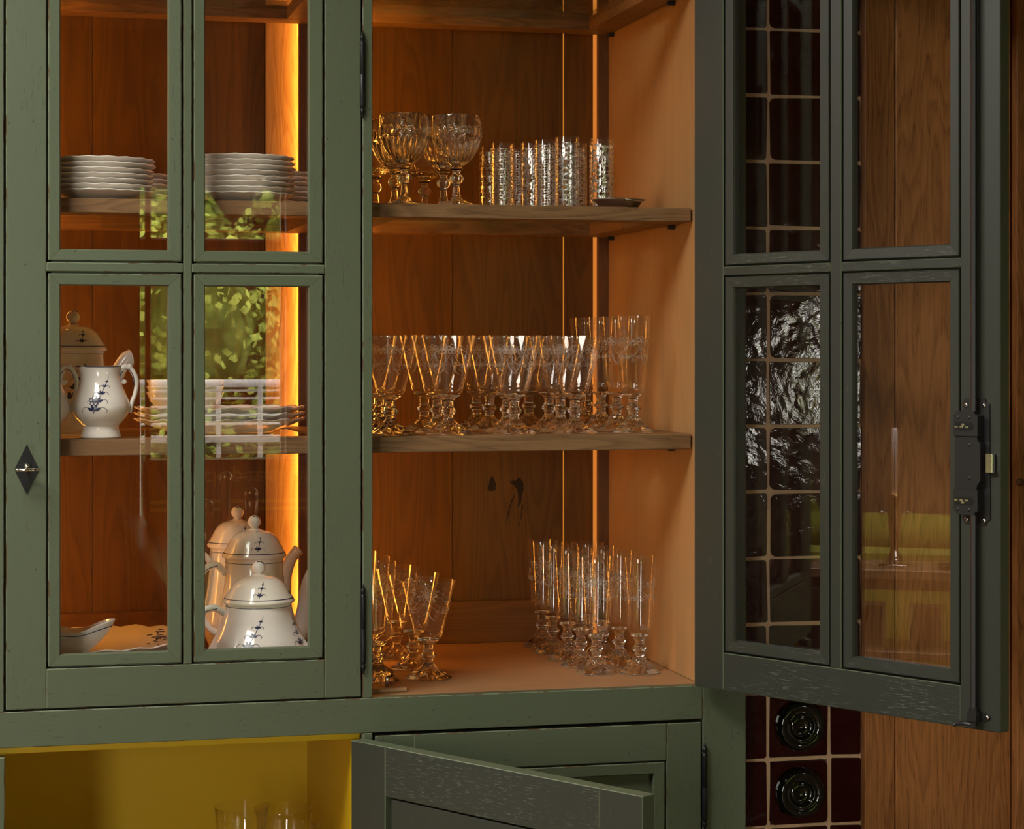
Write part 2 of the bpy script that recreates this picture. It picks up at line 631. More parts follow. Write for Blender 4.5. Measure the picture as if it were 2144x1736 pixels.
# ------------------------------------------------------------------ room shell
XL, XR, YF, YR, ZT = -5.6, 2.9, -6.0, 3.2, 2.85
structure(MB().box(XL, XR, YF, YR, -0.05, 0.0).build('floor', M['floor']))
_c = MB()
_xs = [XL, FILL_SKY2[0], FILL_SKY2[1], SKY[0], SKY[1], XR]
for k in range(5):
    cuts = {1: (FILL_SKY2[2], FILL_SKY2[3]), 3: (SKY[2], SKY[3])}.get(k)
    for y0, y1 in ([(YF - 0.25, cuts[0]), (cuts[1], YR)] if cuts else [(YF - 0.25, YR)]):
        _c.box(_xs[k], _xs[k + 1], y0, y1, ZT, ZT + 0.1)
structure(_c.build('ceiling', M['ceiling'], fix=False))
structure(MB().box(XL - 0.1, XL, YF - 0.25, YR, 0, ZT).build('wall_left', M['taupe']))
_w = MB().box(XR, XR + 0.1, YF - 0.25, WIN6[0], 0, ZT).box(XR, XR + 0.1, WIN6[1], 0.75, 0, ZT)
_w.box(XR, XR + 0.1, WIN6[0], WIN6[1], 0, WIN6[2]).box(XR, XR + 0.1, WIN6[0], WIN6[1], WIN6[3], ZT)
structure(_w.build('wall_right', M['brown_wall'], fix=False))
_e = structure(bpy.data.objects.new('window_6', None))
COL.objects.link(_e)
_e.location = (XR + 0.05, WIN6[0], WIN6[2])
for a0, a1, b0, b1 in ((0, .75, 0, .03), (0, .75, .40, .43), (0, .03, .03, .40), (.72, .75, .03, .40), (.36, .39, .03, .40)):
    MB().cbox(-.03, .03, a0, a1, b0, b1, .003).build('casement_bar', M['dark_frame'], _e)
structure(MB().box(XL, -0.03, YR, YR + 0.1, 0, ZT).build('wall_rear', M['taupe']))
structure(MB().box(-0.03, 1.205, 0.66, 0.75, 0, ZT).box(-0.13, -0.03, 0.75, YR, 0, ZT).build('wall_niche', M['plaster']))
wf = MB()
ys = (YF - 0.22, YF)
for x0, x1, z0, z1 in ((XL, FILL_WIN2[0], 0, ZT), (FILL_WIN2[1], WIN1[0], 0, ZT), (FILL_WIN2[0], FILL_WIN2[1], 0, FILL_WIN2[2]), (FILL_WIN2[0], FILL_WIN2[1], FILL_WIN2[3], ZT), (WIN1[1], FILL_WIN3[0], 0, ZT), (FILL_WIN3[1], XR, 0, ZT), (FILL_WIN3[0], FILL_WIN3[1], 0, FILL_WIN3[2]), (FILL_WIN3[0], FILL_WIN3[1], FILL_WIN3[3], ZT),
                       (WIN1[0], WIN1[1], 0, WIN1[2]), (WIN1[0], WIN1[1], WIN1[3], ZT)):
    wf.box(x0, x1, ys[0], ys[1], z0, z1)
structure(wf.build('wall_front', M['brown_wall']))


def window(name, W, bars_x, bars_z, m):
    x0, x1, z0, z1 = W
    e = bpy.data.objects.new(name, None)
    COL.objects.link(e)
    e.location = ((x0 + x1) / 2, YF - 0.1, z0)
    structure(e)
    L = Vector(e.location)

    def part(nm, a0, a1, b0, b1, d=(-0.03, 0.03), mat=m):
        return MB().cbox(a0 - L.x, a1 - L.x, d[0], d[1], b0 - L.z, b1 - L.z, 0.003).build(nm, mat, e)
    part('frame_jamb', x0, x0 + 0.012, z0, z1)
    part('frame_jamb', x1 - 0.014, x1, z0, z1)
    part('frame_head', x0, x1, z1 - 0.012, z1)
    part('frame_sill', x0, x1, z0, z0 + 0.05)
    for a0, a1 in bars_x:
        part('mullion', a0, a1, z0, z1)
    for b0, b1 in bars_z:
        part('transom', x0, x1, b0, b1)
    return e, part


e1, p1 = window('window_1', WIN1, ((0.614, 0.637),), ((1.752, 1.938),), M['dark_frame'])
p1('drip_rail', WIN1[0], WIN1[1], 1.938, 1.9512, (-0.07, -0.031), M['white'])
window('fill_window_3', FILL_WIN3, (), (), M['dark_frame'])  # frame round the added fill opening on the right
window('fill_window_4', FILL_WIN2, (), (), M['dark_frame'])  # frame round the added fill opening on the left
for nm_, S_ in (('window_2', SKY), ('fill_roof_light_5', FILL_SKY2)):  # the second one is the opening added to light the sofa
    e2 = structure(bpy.data.objects.new(nm_, None))
    COL.objects.link(e2)
    e2.location = (S_[0], S_[2], ZT)
    a_, b_ = S_[1] - S_[0], S_[3] - S_[2]
    for a0, a1, b0, b1 in ((0, a_, 0, .03), (0, a_, b_ - .03, b_), (0, .03, .03, b_ - .03), (a_ - .03, a_, .03, b_ - .03)):
        MB().cbox(a0, a1, b0, b1, 0.02, 0.08, .003).build('roof_light_bar', M['dark_frame'], e2)

# tiled pier and panelled wall beside the cabinet
wb = MB().box(1.2065, 1.2785, 0.0835, 0.75, 0, ZT).box(1.3825, 1.4445, 0.0835, 0.75, 0, ZT).box(1.4445, XR, 0.088, 0.75, 0, ZT)
wb.box(1.2785, 1.3825, 0.0835, 0.75, 0, 0.6385).box(1.2785, 1.3825, 0.0835, 0.75, 0.8615, ZT).box(1.2785, 1.3825, 0.0835, 0.6, 0.7470, 0.7536).box(1.2785, 1.3825, 0.6, 0.75, 0.6385, 0.8615)
wb = structure(wb.build('wall_back', M['grout'], fix=False))
wb['label'] = 'tiled pier and oak panelled wall beside the cabinet'
TZ = [0.4058, 0.5205, 0.6352, 0.7503, 0.8648, 0.9823, 1.0954, 1.2085, 1.3216, 1.4346, 1.5477, 1.6608, 1.7739, 1.8870, 2.0001, 2.1132, 2.2263]
TX = [1.2065, 1.2752, 1.3858, 1.4435]
BOTTLES = {}
rt = random.Random(3)


def tile(i, j, hole):
    g = 0.0028
    x0, x1, z0, z1 = TX[i], TX[i + 1], TZ[j], TZ[j + 1]
    x0 = x0 if i == 0 else x0 + g
    x1 = x1 if i == 2 else x1 - g
    z0, z1 = z0 + g, z1 - g
    jx = [rt.uniform(-0.0016, 0.0016) for _ in range(8)]
    yf = 0.0815 + rt.uniform(-0.0012, 0.0006)
    cs = [(x0 + jx[0], z0 + jx[1]), (x1 + jx[2], z0 + jx[3]), (x1 + jx[4], z1 + jx[5]), (x0 + jx[6], z1 + jx[7])]
    rad = rt.choice((0.003, 0.003, 0.004, 0.009)) if i == 1 else 0.003
    if i == 0:
        rad = 0.004
    out = []
    for k in range(4):
        p, a, b = Vector(cs[k]), Vector(cs[k - 1]), Vector(cs[(k + 1) % 4])
        da, db = (a - p).normalized(), (b - p).normalized()
        out += [tuple(p + da * rad), tuple(p + (da + db) * rad * 0.3), tuple(p + db * rad)]
    mb = MB()
    cx, cz = (x0 + x1) / 2, (z0 + z1) / 2
    rows = []
    for sc_, dy in ((1.0, 0.008), (1.0, 0.0016), (0.985, 0.0)):
        b = len(mb.v)
        mb.v += [(cx + (p[0] - cx) * sc_, yf + dy, cz + (p[1] - cz) * sc_) for p in out]
        rows.append([b + q for q in range(len(out))])
    n = len(out)
    for r in (0, 1):
        for q in range(n):
            k = (q + 1) % n
            mb.f.append((rows[r][q], rows[r][k], rows[r + 1][k], rows[r + 1][q]))
            mb.mi.append(0)
    if not hole:
        mb.f.append(tuple(rows[2]))
        mb.mi.append(0)
    else:
        b = len(mb.v)
        hr = 0.0455
        ang = [math.atan2(mb.v[q][2] - cz, mb.v[q][0] - cx) for q in rows[2]]
        ring = []
        for dy in (0.0, 0.03):
            ring.append([len(mb.v) + q for q in range(n)])
            mb.v += [(cx + hr * math.cos(a), yf + dy, cz + hr * math.sin(a)) for a in ang]
        for A, B in ((rows[2], ring[0]), (ring[0], ring[1])):
            for q in range(n):
                k = (q + 1) % n
                mb.f.append((A[q], A[k], B[k], B[q]))
                mb.mi.append(0)
        BOTTLES[j] = (cx, yf, cz)
    return mb.build('tile', M['tile'], wb)


for j in range(len(TZ) - 1):
    for i in range(3):
        tile(i, j, i == 1 and j in (2, 3))
for x0, x1, y0 in ((1.4468, 1.5022, 0.070), (1.5042, 1.7205, 0.070), (1.7235, 1.96, 0.052), (1.962, 2.2, 0.052)):
    MB().cbox(x0, x1, y0, 0.0875, 0.0, ZT - 0.01, 0.0015).build('plank', M['oak_panel'], wb)
MB().lathe([(0, -0.006), (0.004, -0.0055), (0.0062, -0.002), (0.0066, 0.003), (0.0066, 0.006)], 16).build('peg', M['oak_post'], wb, True, True, (1.7285, 0.049, 1.221), (-PI / 2, 0, 0))

# ------------------------------------------------------------------ the cabinet
CB = Vector((0.5875, 0.3, 0.0))
cab = thing('display_cabinet', 'sage green built-in display cabinet with glazed doors and lit oak interior', 'cabinet', CB)


def cp(name, mb, mats, parent=cab, **k):
    return mb.build(name, mats, parent, loc=tuple(-CB), **k)


PV, PH = [M['paint_v'], M['worn_lit']], [M['paint_h'], M['worn_lit']]
CZ1 = 2.30
cp('face_stile', MB().cbox(-0.03, 0.0030, 0, 0.022, 0.8962, CZ1, 0.0012, 0, 1), PV)
cp('face_stile', MB().cbox(-0.03, 0.0042, 0, 0.022, 0.1, 0.8265, 0.0012, 0, 1), PV)
cp('face_stile', MB().cbox(0.5595, 0.5754, 0, 0.022, 0.8962, CZ1, 0.0012, 0, 1), PV)
cp('face_stile', MB().cbox(0.5595, 0.5754, 0, 0.022, 0.1, 0.8403, 0.0012, 0, 1), PV)
cp('face_stile', MB().cbox(1.1292, 1.205, 0, 0.022, 0.1, CZ1, 0.0012, 0, 1), PV)
cp('face_rail', MB().cbox(-0.03, 1.1288, 0, 0.022, 0.8405, 0.8960, 0.0012, 0, 1), PH)
cp('face_rail', MB().cbox(0.0032, 1.1288, 0, 0.022, 2.262, CZ1, 0.0012, 0, 1), PH)
cp('end_panel', MB().box(-0.03, -0.010, 0.0225, 0.615, 0.8405, CZ1).box(-0.03, -0.010, 0.0225, 0.615, 0.0, 0.8275), M['paint_v'])
cp('end_panel', MB().box(1.187, 1.205, 0.0225, 0.082, 0.0, CZ1), M['paint_v'])
cp('side_board', MB().box(1.129, 1.147, 0.0225, 0.60, 0.8962, 2.262), M['alder'])
cp('side_board', MB().box(0.5675, 0.5755, 0.0225, 0.60, 0.8962, 2.262), M['alder'])
cp('side_board', MB().box(0.5585, 0.5670, 0.0225, 0.60, 0.8962, 2.262), M['alder'])
cp('side_board', MB().box(-0.0095, -0.002, 0.0225, 0.60, 0.8962, 2.262), M['alder'])
cp('floor_board', MB().box(0.5756, 1.1288, 0.0222, 0.60, 0.878, 0.8955), M['alder_floor'])
cp('floor_board', MB().box(-0.0018, 0.5583, 0.0222, 0.60, 0.878, 0.8955), M['alder_floor'])
cp('top_board', MB().box(-0.0098, 1.147, 0.0225, 0.60, 2.264, CZ1 - 0.002), M['oak_base'])
for x0, x1 in ((0.5756, 0.832), (0.8324, 1.0496), (1.0522, 1.147), (-0.0098, 0.161), (0.1614, 0.4764), (0.4768, 0.5754)):
    cp('back_board', MB().cbox(x0 + 0.0002, x1 - 0.0002, 0.602, 0.615, 0.878, CZ1 - 0.002, 0.0006), M['oak_back'])
cp('base_board', MB().cbox(0.5756, 1.1288, 0.588, 0.6018, 0.8957, 0.9752, 0.001), M['oak_base'])
cp('base_board', MB().cbox(-0.0018, 0.476, 0.588, 0.6018, 0.8957, 0.9725, 0.001), M['oak_base'])
cp('corner_board', MB().box(0.4768, 0.5582, 0.594, 0.6015, 0.8957, 2.262), M['oak_pale'])
cp('corner_post', MB().cbox(1.1085, 1.1288, 0.560, 0.573, 0.8957, 2.262, 0.0008), M['oak_post'])
cp('corner_post', MB().cbox(0.534, 0.5582, 0.560, 0.573, 0.8957, 2.262, 0.0008), M['oak_post'])
cp('corner_post', MB().cbox(0.5758, 0.597, 0.560, 0.573, 0.8957, 2.262, 0.0008), M['oak_post'])
cp('corner_post', MB().cbox(-0.0018, 0.018, 0.560, 0.573, 0.8957, 2.262, 0.0008), M['oak_post'])
cp('gap_light_block', MB().box(-0.0018, 0.0125, 0.0235, 0.034, 0.8957, 2.262), M['paint_v'])  # unseen strips added behind the door gaps to block LED light leaks
cp('gap_light_block', MB().box(0.0125, 0.5440, 0.0235, 0.034, 0.8957, 0.9020), M['paint_h'])
cp('gap_light_block', MB().box(0.5440, 0.5583, 0.0235, 0.034, 0.8957, 2.262), M['paint_v'])
# light strips
cp('light_strip', MB().box(0.5415, 0.5475, 0.578, 0.583, 0.90, 2.25), M['led_corner'])
cp('light_strip', MB().box(0.5757, 0.5792, 0.430, 0.437, 0.90, 2.25), M['led'])
cp('light_strip', MB().box(-0.0018, 0.0015, 0.430, 0.437, 0.90, 2.25), M['led'])
cp('light_strip', MB().box(1.1035, 1.1120, 0.5765, 0.581, 0.90, 2.25), M['led_soft'])
cp('light_strip', MB().box(1.0485, 1.0535, 0.606, 0.609, 0.90, 2.25), M['led_line'])


def outline(mb, pts, y0, y1):
    return mb.prism(pts, lambda a, b, d: (a, d, b), y0, y1)


# knots and splits in the oak back
rk = random.Random(5)
for pts in ([(-.005, .02), (0, .032), (.004, .022), (.009, .014), (.006, .004), (-.001, .000), (-.009, .004), (-.006, .012)],
            [(-.018, .014), (-.006, .016), (.002, .022), (.008, .016), (.011, .006), (.008, -.012), (.004, -.03), (-.001, -.036), (.001, -.02), (-.001, -.006), (-.006, .004)],
            [(-.009, -.012), (-.006, -.010), (-.016, -.036), (-.022, -.066), (-.024, -.066), (-.019, -.036)],
            [(.008, -.030), (.010, -.030), (.002, -.072), (.001, -.072)]):
    dx, dz = (0.9095, 1.182) if pts[0] == (-.005, .02) else (0.961, 1.186)
    fine = []
    for k in range(len(pts)):
        a, b = pts[k], pts[(k + 1) % len(pts)]
        for q in range(5):
            f = q / 5
            fine.append((a[0] + (b[0] - a[0]) * f + rk.uniform(-.0009, .0009), a[1] + (b[1] - a[1]) * f + rk.uniform(-.0012, .0012)))
    cp('wood_knot', outline(MB(), [(a + dx, b + dz) for a, b in fine], 0.6016, 0.6025), M['knot'])

# shelves: oak frames with a glass sheet


def shelf(x0, x1, z0, z1):
    e = bpy.data.objects.new('shelf', None)
    COL.objects.link(e)
    e.parent = cab
    loc = Vector(((x0 + x1) / 2, 0.3, z0))
    e.location = loc - CB

    def sp(nm, mb, m):
        return mb.build(nm, m, e, loc=tuple(-loc))
    sp('front_rail', MB().cbox(x0, x1, 0.05, 0.112, z0, z1, 0.0012), M['oak_shelf'])
    sp('side_rail', MB().cbox(x0, x0 + 0.052, 0.1122, 0.4998, z0, z1, 0.0008), M['oak_shelf'])
    sp('side_rail', MB().cbox(x1 - 0.052, x1, 0.1122, 0.4998, z0, z1, 0.0008), M['oak_shelf'])
    sp('back_rail', MB().cbox(x0, x1, 0.50, 0.556, z0, z1, 0.0008), M['oak_shelf'])
    sp('glass_sheet', MB().box(x0 + 0.0525, x1 - 0.0525, 0.1125, 0.4995, z1 - 0.0075, z1 - 0.0015), M['shelf_glass'])
    for px, sx in ((x0, 1), (x1, -1)):
        for py in (0.15, 0.525):
            sp('shelf_pin', MB().cbox(px - 0.0015 if sx > 0 else px - 0.009, px + 0.009 if sx > 0 else px + 0.0035, py - 0.004, py + 0.004, z0 - 0.0075, z0 - 0.0001, 0.001), M['iron_matt'])


SH2, SH1, SH3 = (1.285, 1.311), (1.667, 1.690), (2.0534, 2.0775)
for z0, z1 in (SH1, SH2, SH3):
    shelf(0.580, 1.1255, z0, z1)
    shelf(0.002, 0.556, z0, z1)

# ---- doors


def member(mb, x0, x1, z0, z1, th, reb=(), rim=False):
    """a frame member; reb lists the sides that carry a glazing rebate"""
    mb.cbox(x0, x1, 0.0, th, z0, z1, 0.0012, 0, 0 if rim else 1, 1 if rim else None)
    r = 0.0075
    for s in reb:
        a = [x0, x1, z0, z1]
        if s == 'l':
            a = [x0 - r, x0, z0, z1]
        if s == 'r':
            a = [x1, x1 + r, z0, z1]
        if s == 'b':
            a = [x0, x1, z0 - r, z0]
        if s == 't':
            a = [x0, x1, z1, z1 + r]
        mb.box(a[0], a[1], 0.0135, th - 0.001, a[2], a[3])
    return mb


def mitred(e, o, i, y0, y1, mv, mh):
    """four mitred beads between outer rectangle o and inner rectangle i (x0, x1, z0, z1)"""
    O = [(o[0], o[2]), (o[1], o[2]), (o[1], o[3]), (o[0], o[3])]
    I = [(i[0], i[2]), (i[1], i[2]), (i[1], i[3]), (i[0], i[3])]
    for k in range(4):
        a, b = O[k], O[(k + 1) % 4]
        c, d = I[(k + 1) % 4], I[k]
        mb = MB()
        lv = []
        # four section rings: outer back, outer front (chamfered), inner front, inner back
        for end in (0, 1):
            po, pi = (a, d) if end == 0 else (b, c)

            def at(f):
                return (po[0] + (pi[0] - po[0]) * f, po[1] + (pi[1] - po[1]) * f)
            ring = []
            for f, y in ((0.0, y1), (0.0, y0 + 0.0012), (0.07, y0), (0.90, y0 + 0.0006), (1.0, y0 + 0.0045), (1.0, y1)):
                q = at(f)
                g = 0.00018 * (1 if end == 0 else -1)
                ring.append(len(mb.v))
                if k % 2 == 0:
                    mb.v.append((q[0] + g * (1 if k == 0 else -1), y, q[1]))
                else:
                    mb.v.append((q[0], y, q[1] + g * (1 if k == 1 else -1)))
            lv.append(ring)
        n = 6
        for q in range(n):
            r = (q + 1) % n
            mb.f.append((lv[0][q], lv[0][r], lv[1][r], lv[1][q]))
            mb.mi.append(1 if q in (1,) else 0)
        mb.f += [tuple(lv[0]), tuple(lv[1][::-1])]
        mb.mi += [0, 0]
        mb.build('glazing_bead', [mh if k % 2 == 0 else mv, M['worn_lit'] if mv == M['paint_v'] else (mh if k % 2 == 0 else mv)], e)


def glazed_door(label, loc, rz, W, cols, mull, th, mv, mh, zb=(0.899, 0.960), zm=(1.5728, 1.5868), zt=(2.19, 2.256)):
    e = bpy.data.objects.new('door', None)
    COL.objects.link(e)
    e.parent = cab
    e.location = Vector(loc) - CB
    e.rotation_euler = (0, 0, rz)
    e['label'] = label
    a, b = cols[0][0], cols[1][1]
    inn = mv != M['paint_v']
    PVm, PHm = [mv, M['paint_v'] if inn else M['worn_lit']], [mh, M['paint_v'] if inn else M['worn_lit']]
    member(MB(), 0, a, zb[0], zt[1], th, 'r').build('stile', PVm, e)
    member(MB(), b, W, zb[0], zt[1], th, 'l', inn).build('stile', PVm, e)
    member(MB(), a + 0.0002, b - 0.0002, zb[0], zb[1], th, 't').build('bottom_rail', PHm, e)
    member(MB(), a + 0.0002, b - 0.0002, zt[0], zt[1], th, 'b').build('top_rail', PHm, e)
    member(MB(), mull[0], mull[1], zb[1] + 0.0002, zt[0] - 0.0002, th, 'lr').build('mullion', PVm, e)
    for (c0, c1, i0, i1) in cols:
        s0, s1 = c0 + 0.0002, c1 - 0.0002
        member(MB(), s0, s1, zm[0], zm[1], th, 'tb').build('muntin', PHm, e)
        for (z0, z1, k0, k1) in ((zb[1], zm[0], 0.9815, 1.5516), (zm[1], zt[0], 1.6075, 2.168)):
            g = 0.0030
            mitred(e, (c0 + g, c1 - g, z0 + g, z1 - g), (i0, i1, k0, k1), 0.0006, 0.013, mv, mh)
            MB().box(i0 - 0.006, i1 + 0.006, 0.0135, 0.0165, k0 - 0.006, k1 + 0.006).build('pane', M['pane'], e)
    return e


dl = glazed_door('closed glazed door with key and diamond escutcheon', (0.0062, 0.0, 0.0), 0.0, 0.5508,
                 ((0.0606, 0.2699, 0.0822, 0.2462), (0.2832, 0.4924, 0.3040, 0.4665)), (0.2699, 0.2832), 0.0225, M['paint_v'], M['paint_h'])
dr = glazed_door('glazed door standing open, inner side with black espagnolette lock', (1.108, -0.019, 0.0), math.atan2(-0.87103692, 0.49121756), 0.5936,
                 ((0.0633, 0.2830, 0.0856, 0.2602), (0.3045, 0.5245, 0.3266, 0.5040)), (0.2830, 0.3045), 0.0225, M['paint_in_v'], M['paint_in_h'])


def hinge(parent, loc, h, nm='hinge'):
    p = [(0, 0), (.0012, .0005), (.0022, .003), (.0016, .0055), (.003, .0075), (.0042, .0105), (.0038, .0135), (.0022, .0155), (.0036, .017), (.0048, .021), (.0042, .0245), (.0044, .026), (.0044, h / 2 - .001), (.0039, h / 2)]
    q = [(r, h - z) for r, z in p[::-1]]
    MB().lathe(p + q[1:], 16).build(nm, M['iron'], parent, True, True, loc)


hinge(dl, (0.5525, -0.0035, 1.8207), 0.1393)
hinge(dl, (0.5535, -0.0035, 0.9353), 0.1431)
# escutcheon and key
X0, Z0 = 0.0374 - 0.0062, 1.268
mb = MB()
hw, hh = 0.0186, 0.0386
outline(mb, [(X0, Z0 - hh), (X0 + hw, Z0), (X0, Z0 + hh), (X0 - hw, Z0)], -0.0016, 0.0005)
mb.build('escutcheon', M['iron'], dl)
mb = MB()
outline(mb, [(X0 - 0.0022, Z0 - 0.0085), (X0 + 0.0022, Z0 - 0.0085), (X0 + 0.0028, Z0 - 0.001), (X0 - 0.0028, Z0 - 0.001)], -0.0022, -0.0005)
mb.build('keyhole', M['knot'], dl)
mb = MB()
ring = [(X0 + 0.0165 * math.cos(a), -0.030 + 0.009 * math.sin(a), Z0 + 0.001) for a in [k * 2 * PI / 24 for k in range(25)]]
mb.tube(ring, 0.0023, 8)
mb.tube([(X0, 0.004, Z0 + 0.001), (X0, -0.021, Z0 + 0.001)], 0.0028, 10)
mb.build('key', M['chrome'], dl, smooth=True)
MB().lathe([(0, 0), (.004, .001), (.0045, .003), (.003, .006), (0, .0065)], 12).build('key_collar', M['chrome'], dl, True, True, (X0, -0.016, Z0 + 0.003))

# espagnolette lock on the inner side of the open door (s along the door, z up, -y towards the room)
pl = [(0.5345, 1.3815), (0.568, 1.3815), (0.570, 1.376), (0.576, 1.373), (0.577, 1.206), (0.571, 1.203), (0.569, 1.197), (0.5345, 1.197), (0.530, 1.203), (0.530, 1.376)]
outline(MB(), pl, -0.0018, 0.0004).build('lock_plate', M['iron_matt'], dr)
for (z0, z1, zs, top) in ((1.3265, 1.3625, 1.3405, True), (1.212, 1.2485, 1.232, False)):
    body = [(0.5235, z0), (0.5655, z0), (0.5655, z1 - 0.006), (0.561, z1 - 0.004), (0.5595, z1), (0.530, z1), (0.5235, z1 - 0.006)]
    if not top:
        body = [(a, z0 + z1 - b) for a, b in body]
    outline(MB(), body, -0.0165, -0.0018).build('lock_case', M['iron_matt'], dr)
    sl = [(0.5255, zs), (0.528, zs - 0.006), (0.556, zs - 0.006), (0.559, zs), (0.556, zs + 0.006), (0.528, zs + 0.006)]
    outline(MB(), sl, -0.0168, -0.016).build('lock_slot', M['black_tin'], dr)
    for k, (xx, zz) in enumerate(((0.5285, -0.001), (0.5375, -0.001), (0.5465, -0.001), (0.540, 0.0025))):
        zz = zz if top else -zz
        MB().cbox(xx - 0.0028, xx + 0.0028, -0.0176, -0.0165, zs + zz - 0.0018, zs + zz + 0.0018, 0.0005).build('lock_cog', M['steel'], dr)
mid = [(0.5245, 1.2487), (0.562, 1.2487), (0.563, 1.2555), (0.5685, 1.262), (0.5685, 1.316), (0.564, 1.320), (0.5625, 1.3263), (0.5245, 1.3263)]
outline(MB(), mid, -0.0140, -0.0018).build('lock_case', M['iron_matt'], dr)
MB().cbox(0.5745, 0.5865, -0.0105, -0.0025, 1.2735, 1.3025, 0.001).build('latch_bolt', M['steel'], dr)
for xx, zz in ((0.536, 1.371), (0.5665, 1.371), (0.536, 1.204), (0.5665, 1.204)):
    MB().lathe([(0, -0.0036), (0.0030, -0.0030), (0.0038, -0.0018), (0.0038, 0)], 14).build('screw', M['steel'], dr, True, True, (xx, -0.0005, zz), (-PI / 2, 0, 0))
    cr = MB()
    cr.box(xx - 0.0017, xx + 0.0017, -0.0044, -0.0036, zz - 0.0005, zz + 0.0005).box(xx - 0.0005, xx + 0.0005, -0.0044, -0.0036, zz - 0.0017, zz + 0.0017)
    cr.build('screw_slot', M['knot'], dr)
for xx, zz, yy in ((0.5315, 1.3535, -0.0165), (0.551, 1.3535, -0.0165), (0.5315, 1.2195, -0.0165), (0.551, 1.2195, -0.0165), (0.550, 1.3135, -0.014), (0.550, 1.2655, -0.014)):
    MB().lathe([(0, -0.0012), (0.0022, -0.0008), (0.0030, 0)], 12).build('rivet', M['iron_matt'], dr, True, True, (xx, yy, zz), (-PI / 2, 0, 0))
for z0, z1 in ((0.9245, 1.2122), (1.3622, 2.235)):
    MB().tube([(0.5535, -0.0085, z0), (0.5535, -0.0085, z1)], 0.0052, 6).build('lock_rod', M['iron_matt'], dr)
bz = 0.9195
outline(MB(), [(0.538, bz), (0.541, bz - 0.0045), (0.545, bz - 0.007), (0.565, bz - 0.007), (0.574, bz - 0.0045), (0.577, bz), (0.574, bz + 0.0045), (0.565, bz + 0.006), (0.545, bz + 0.006), (0.541, bz + 0.0045)], -0.0016, 0.0003).build('rod_guide_plate', M['iron_matt'], dr)
MB().cbox(0.5455, 0.562, -0.0155, -0.0016, bz - 0.0075, bz + 0.006, 0.001).tube([(0.5535, -0.0085, bz + 0.0055), (0.5535, -0.0085, bz + 0.0115)], 0.0072, 12).build('rod_guide', M['iron_matt'], dr)
MB().tube([(0.5535, -0.0085, bz - 0.0072), (0.5535, -0.0085, bz - 0.015)], 0.0050, 10).tube([(0.5535, -0.0085, bz - 0.0125), (0.540, -0.013, bz - 0.0115), (0.530, -0.019, bz - 0.012), (0.527, -0.021, bz - 0.0155)], [0.0035, 0.0032, 0.0034, 0.003], 8).build('rod_hook', M['iron_matt'], dr)
for xx in (0.5405, 0.5725):
    MB().lathe([(0, -0.0034), (0.0028, -0.0028), (0.0034, -0.0016), (0.0034, 0)], 14).build('screw', M['steel'], dr, True, True, (xx, -0.0005, bz), (-PI / 2, 0, 0))


def panel_door(label, loc, rz, W, x0, x1, z0, z1, zt, th, mv, mh, beads, rec):
    e = bpy.data.objects.new('door', None)
    COL.objects.link(e)
    e.parent = cab
    e.location = Vector(loc) - CB
    e.rotation_euler = (0, 0, rz)
    e['label'] = label
    edge = M['worn_lit'] if mv == M['paint_v'] else M['paint_v']
    PVm, PHm = [mv, edge], [mh, edge]
    rim = None if mv == M['paint_v'] else 1
    MB().cbox(0, x0, 0, th, 0.12, zt, 0.0012, 0, 1, rim).build('stile', PVm, e)
    MB().cbox(x1, W, 0, th, 0.12, zt, 0.0012, 0, 1, rim).build('stile', PVm, e)
    MB().cbox(x0 + 0.0002, x1 - 0.0002, 0, th, z1, zt, 0.0012, 0, 1, rim).build('top_rail', PHm, e)
    MB().cbox(x0 + 0.0002, x1 - 0.0002, 0, th, 0.12, z0, 0.0012, 0, 1).build('bottom_rail', PHm, e)
    if beads:
        g = 0.003
        mitred(e, (x0 + g, x1 - g, z0 + g, z1 - g), (x0 + 0.0225, x1 - 0.0225, z0 + 0.0225, z1 - 0.0225), 0.0006, 0.016, mv, mh)
        MB().box(x0 + 0.0002, x1 - 0.0002, rec, th - 0.001, z0, z1).build('panel', mv, e)
    else:
        MB().cbox(x0 + 0.0095, x1 - 0.0035, rec, th - 0.001, z0 + 0.0035, z1 - 0.0035, 0.001).box(x0 + 0.0002, x1 - 0.0002, th - 0.008, th - 0.0012, z0, z1).build('panel', mv, e)
    return e


d3 = panel_door('closed panelled lower door behind the open one', (0.5800, 0.0, 0.0), 0.0, 0.5464, 0.062, 0.4868, 0.20, 0.7747, 0.8352, 0.0225, M['paint_v'], M['paint_h'], True, 0.0145)
hinge(d3, (0.5514, -0.0035, 0.6547), 0.1456)
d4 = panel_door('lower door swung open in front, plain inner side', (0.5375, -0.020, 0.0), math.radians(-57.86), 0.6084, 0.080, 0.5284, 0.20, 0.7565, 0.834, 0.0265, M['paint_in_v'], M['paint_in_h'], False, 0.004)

# yellow lower compartment and what closes the base
cp('compartment_wall', MB().box(0.5435, 0.5590, 0.0225, 0.52, 0.12, 0.8275), M['yellow'])
cp('compartment_wall', MB().box(-0.0095, 0.0050, 0.0225, 0.52, 0.12, 0.8275), M['yellow'])
cp('compartment_back', MB().box(-0.0095, 0.5590, 0.52, 0.534, 0.12, 0.8275), M['yellow'])
cp('compartment_top', MB().cbox(-0.0095, 0.5590, 0.0225, 0.534, 0.8278, 0.8402, 0.0008), M['yellow'])
cp('compartment_top', MB().cbox(-0.0298, -0.0098, 0.0225, 0.10, 0.8278, 0.8402, 0.0008), M['yellow'])
cp('compartment_shelf', MB().cbox(0.0052, 0.5433, 0.03, 0.5198, 0.555, 0.575, 0.001), M['yellow'])
cp('compartment_floor', MB().box(-0.0095, 0.5590, 0.0225, 0.534, 0.105, 0.1198), M['yellow'])
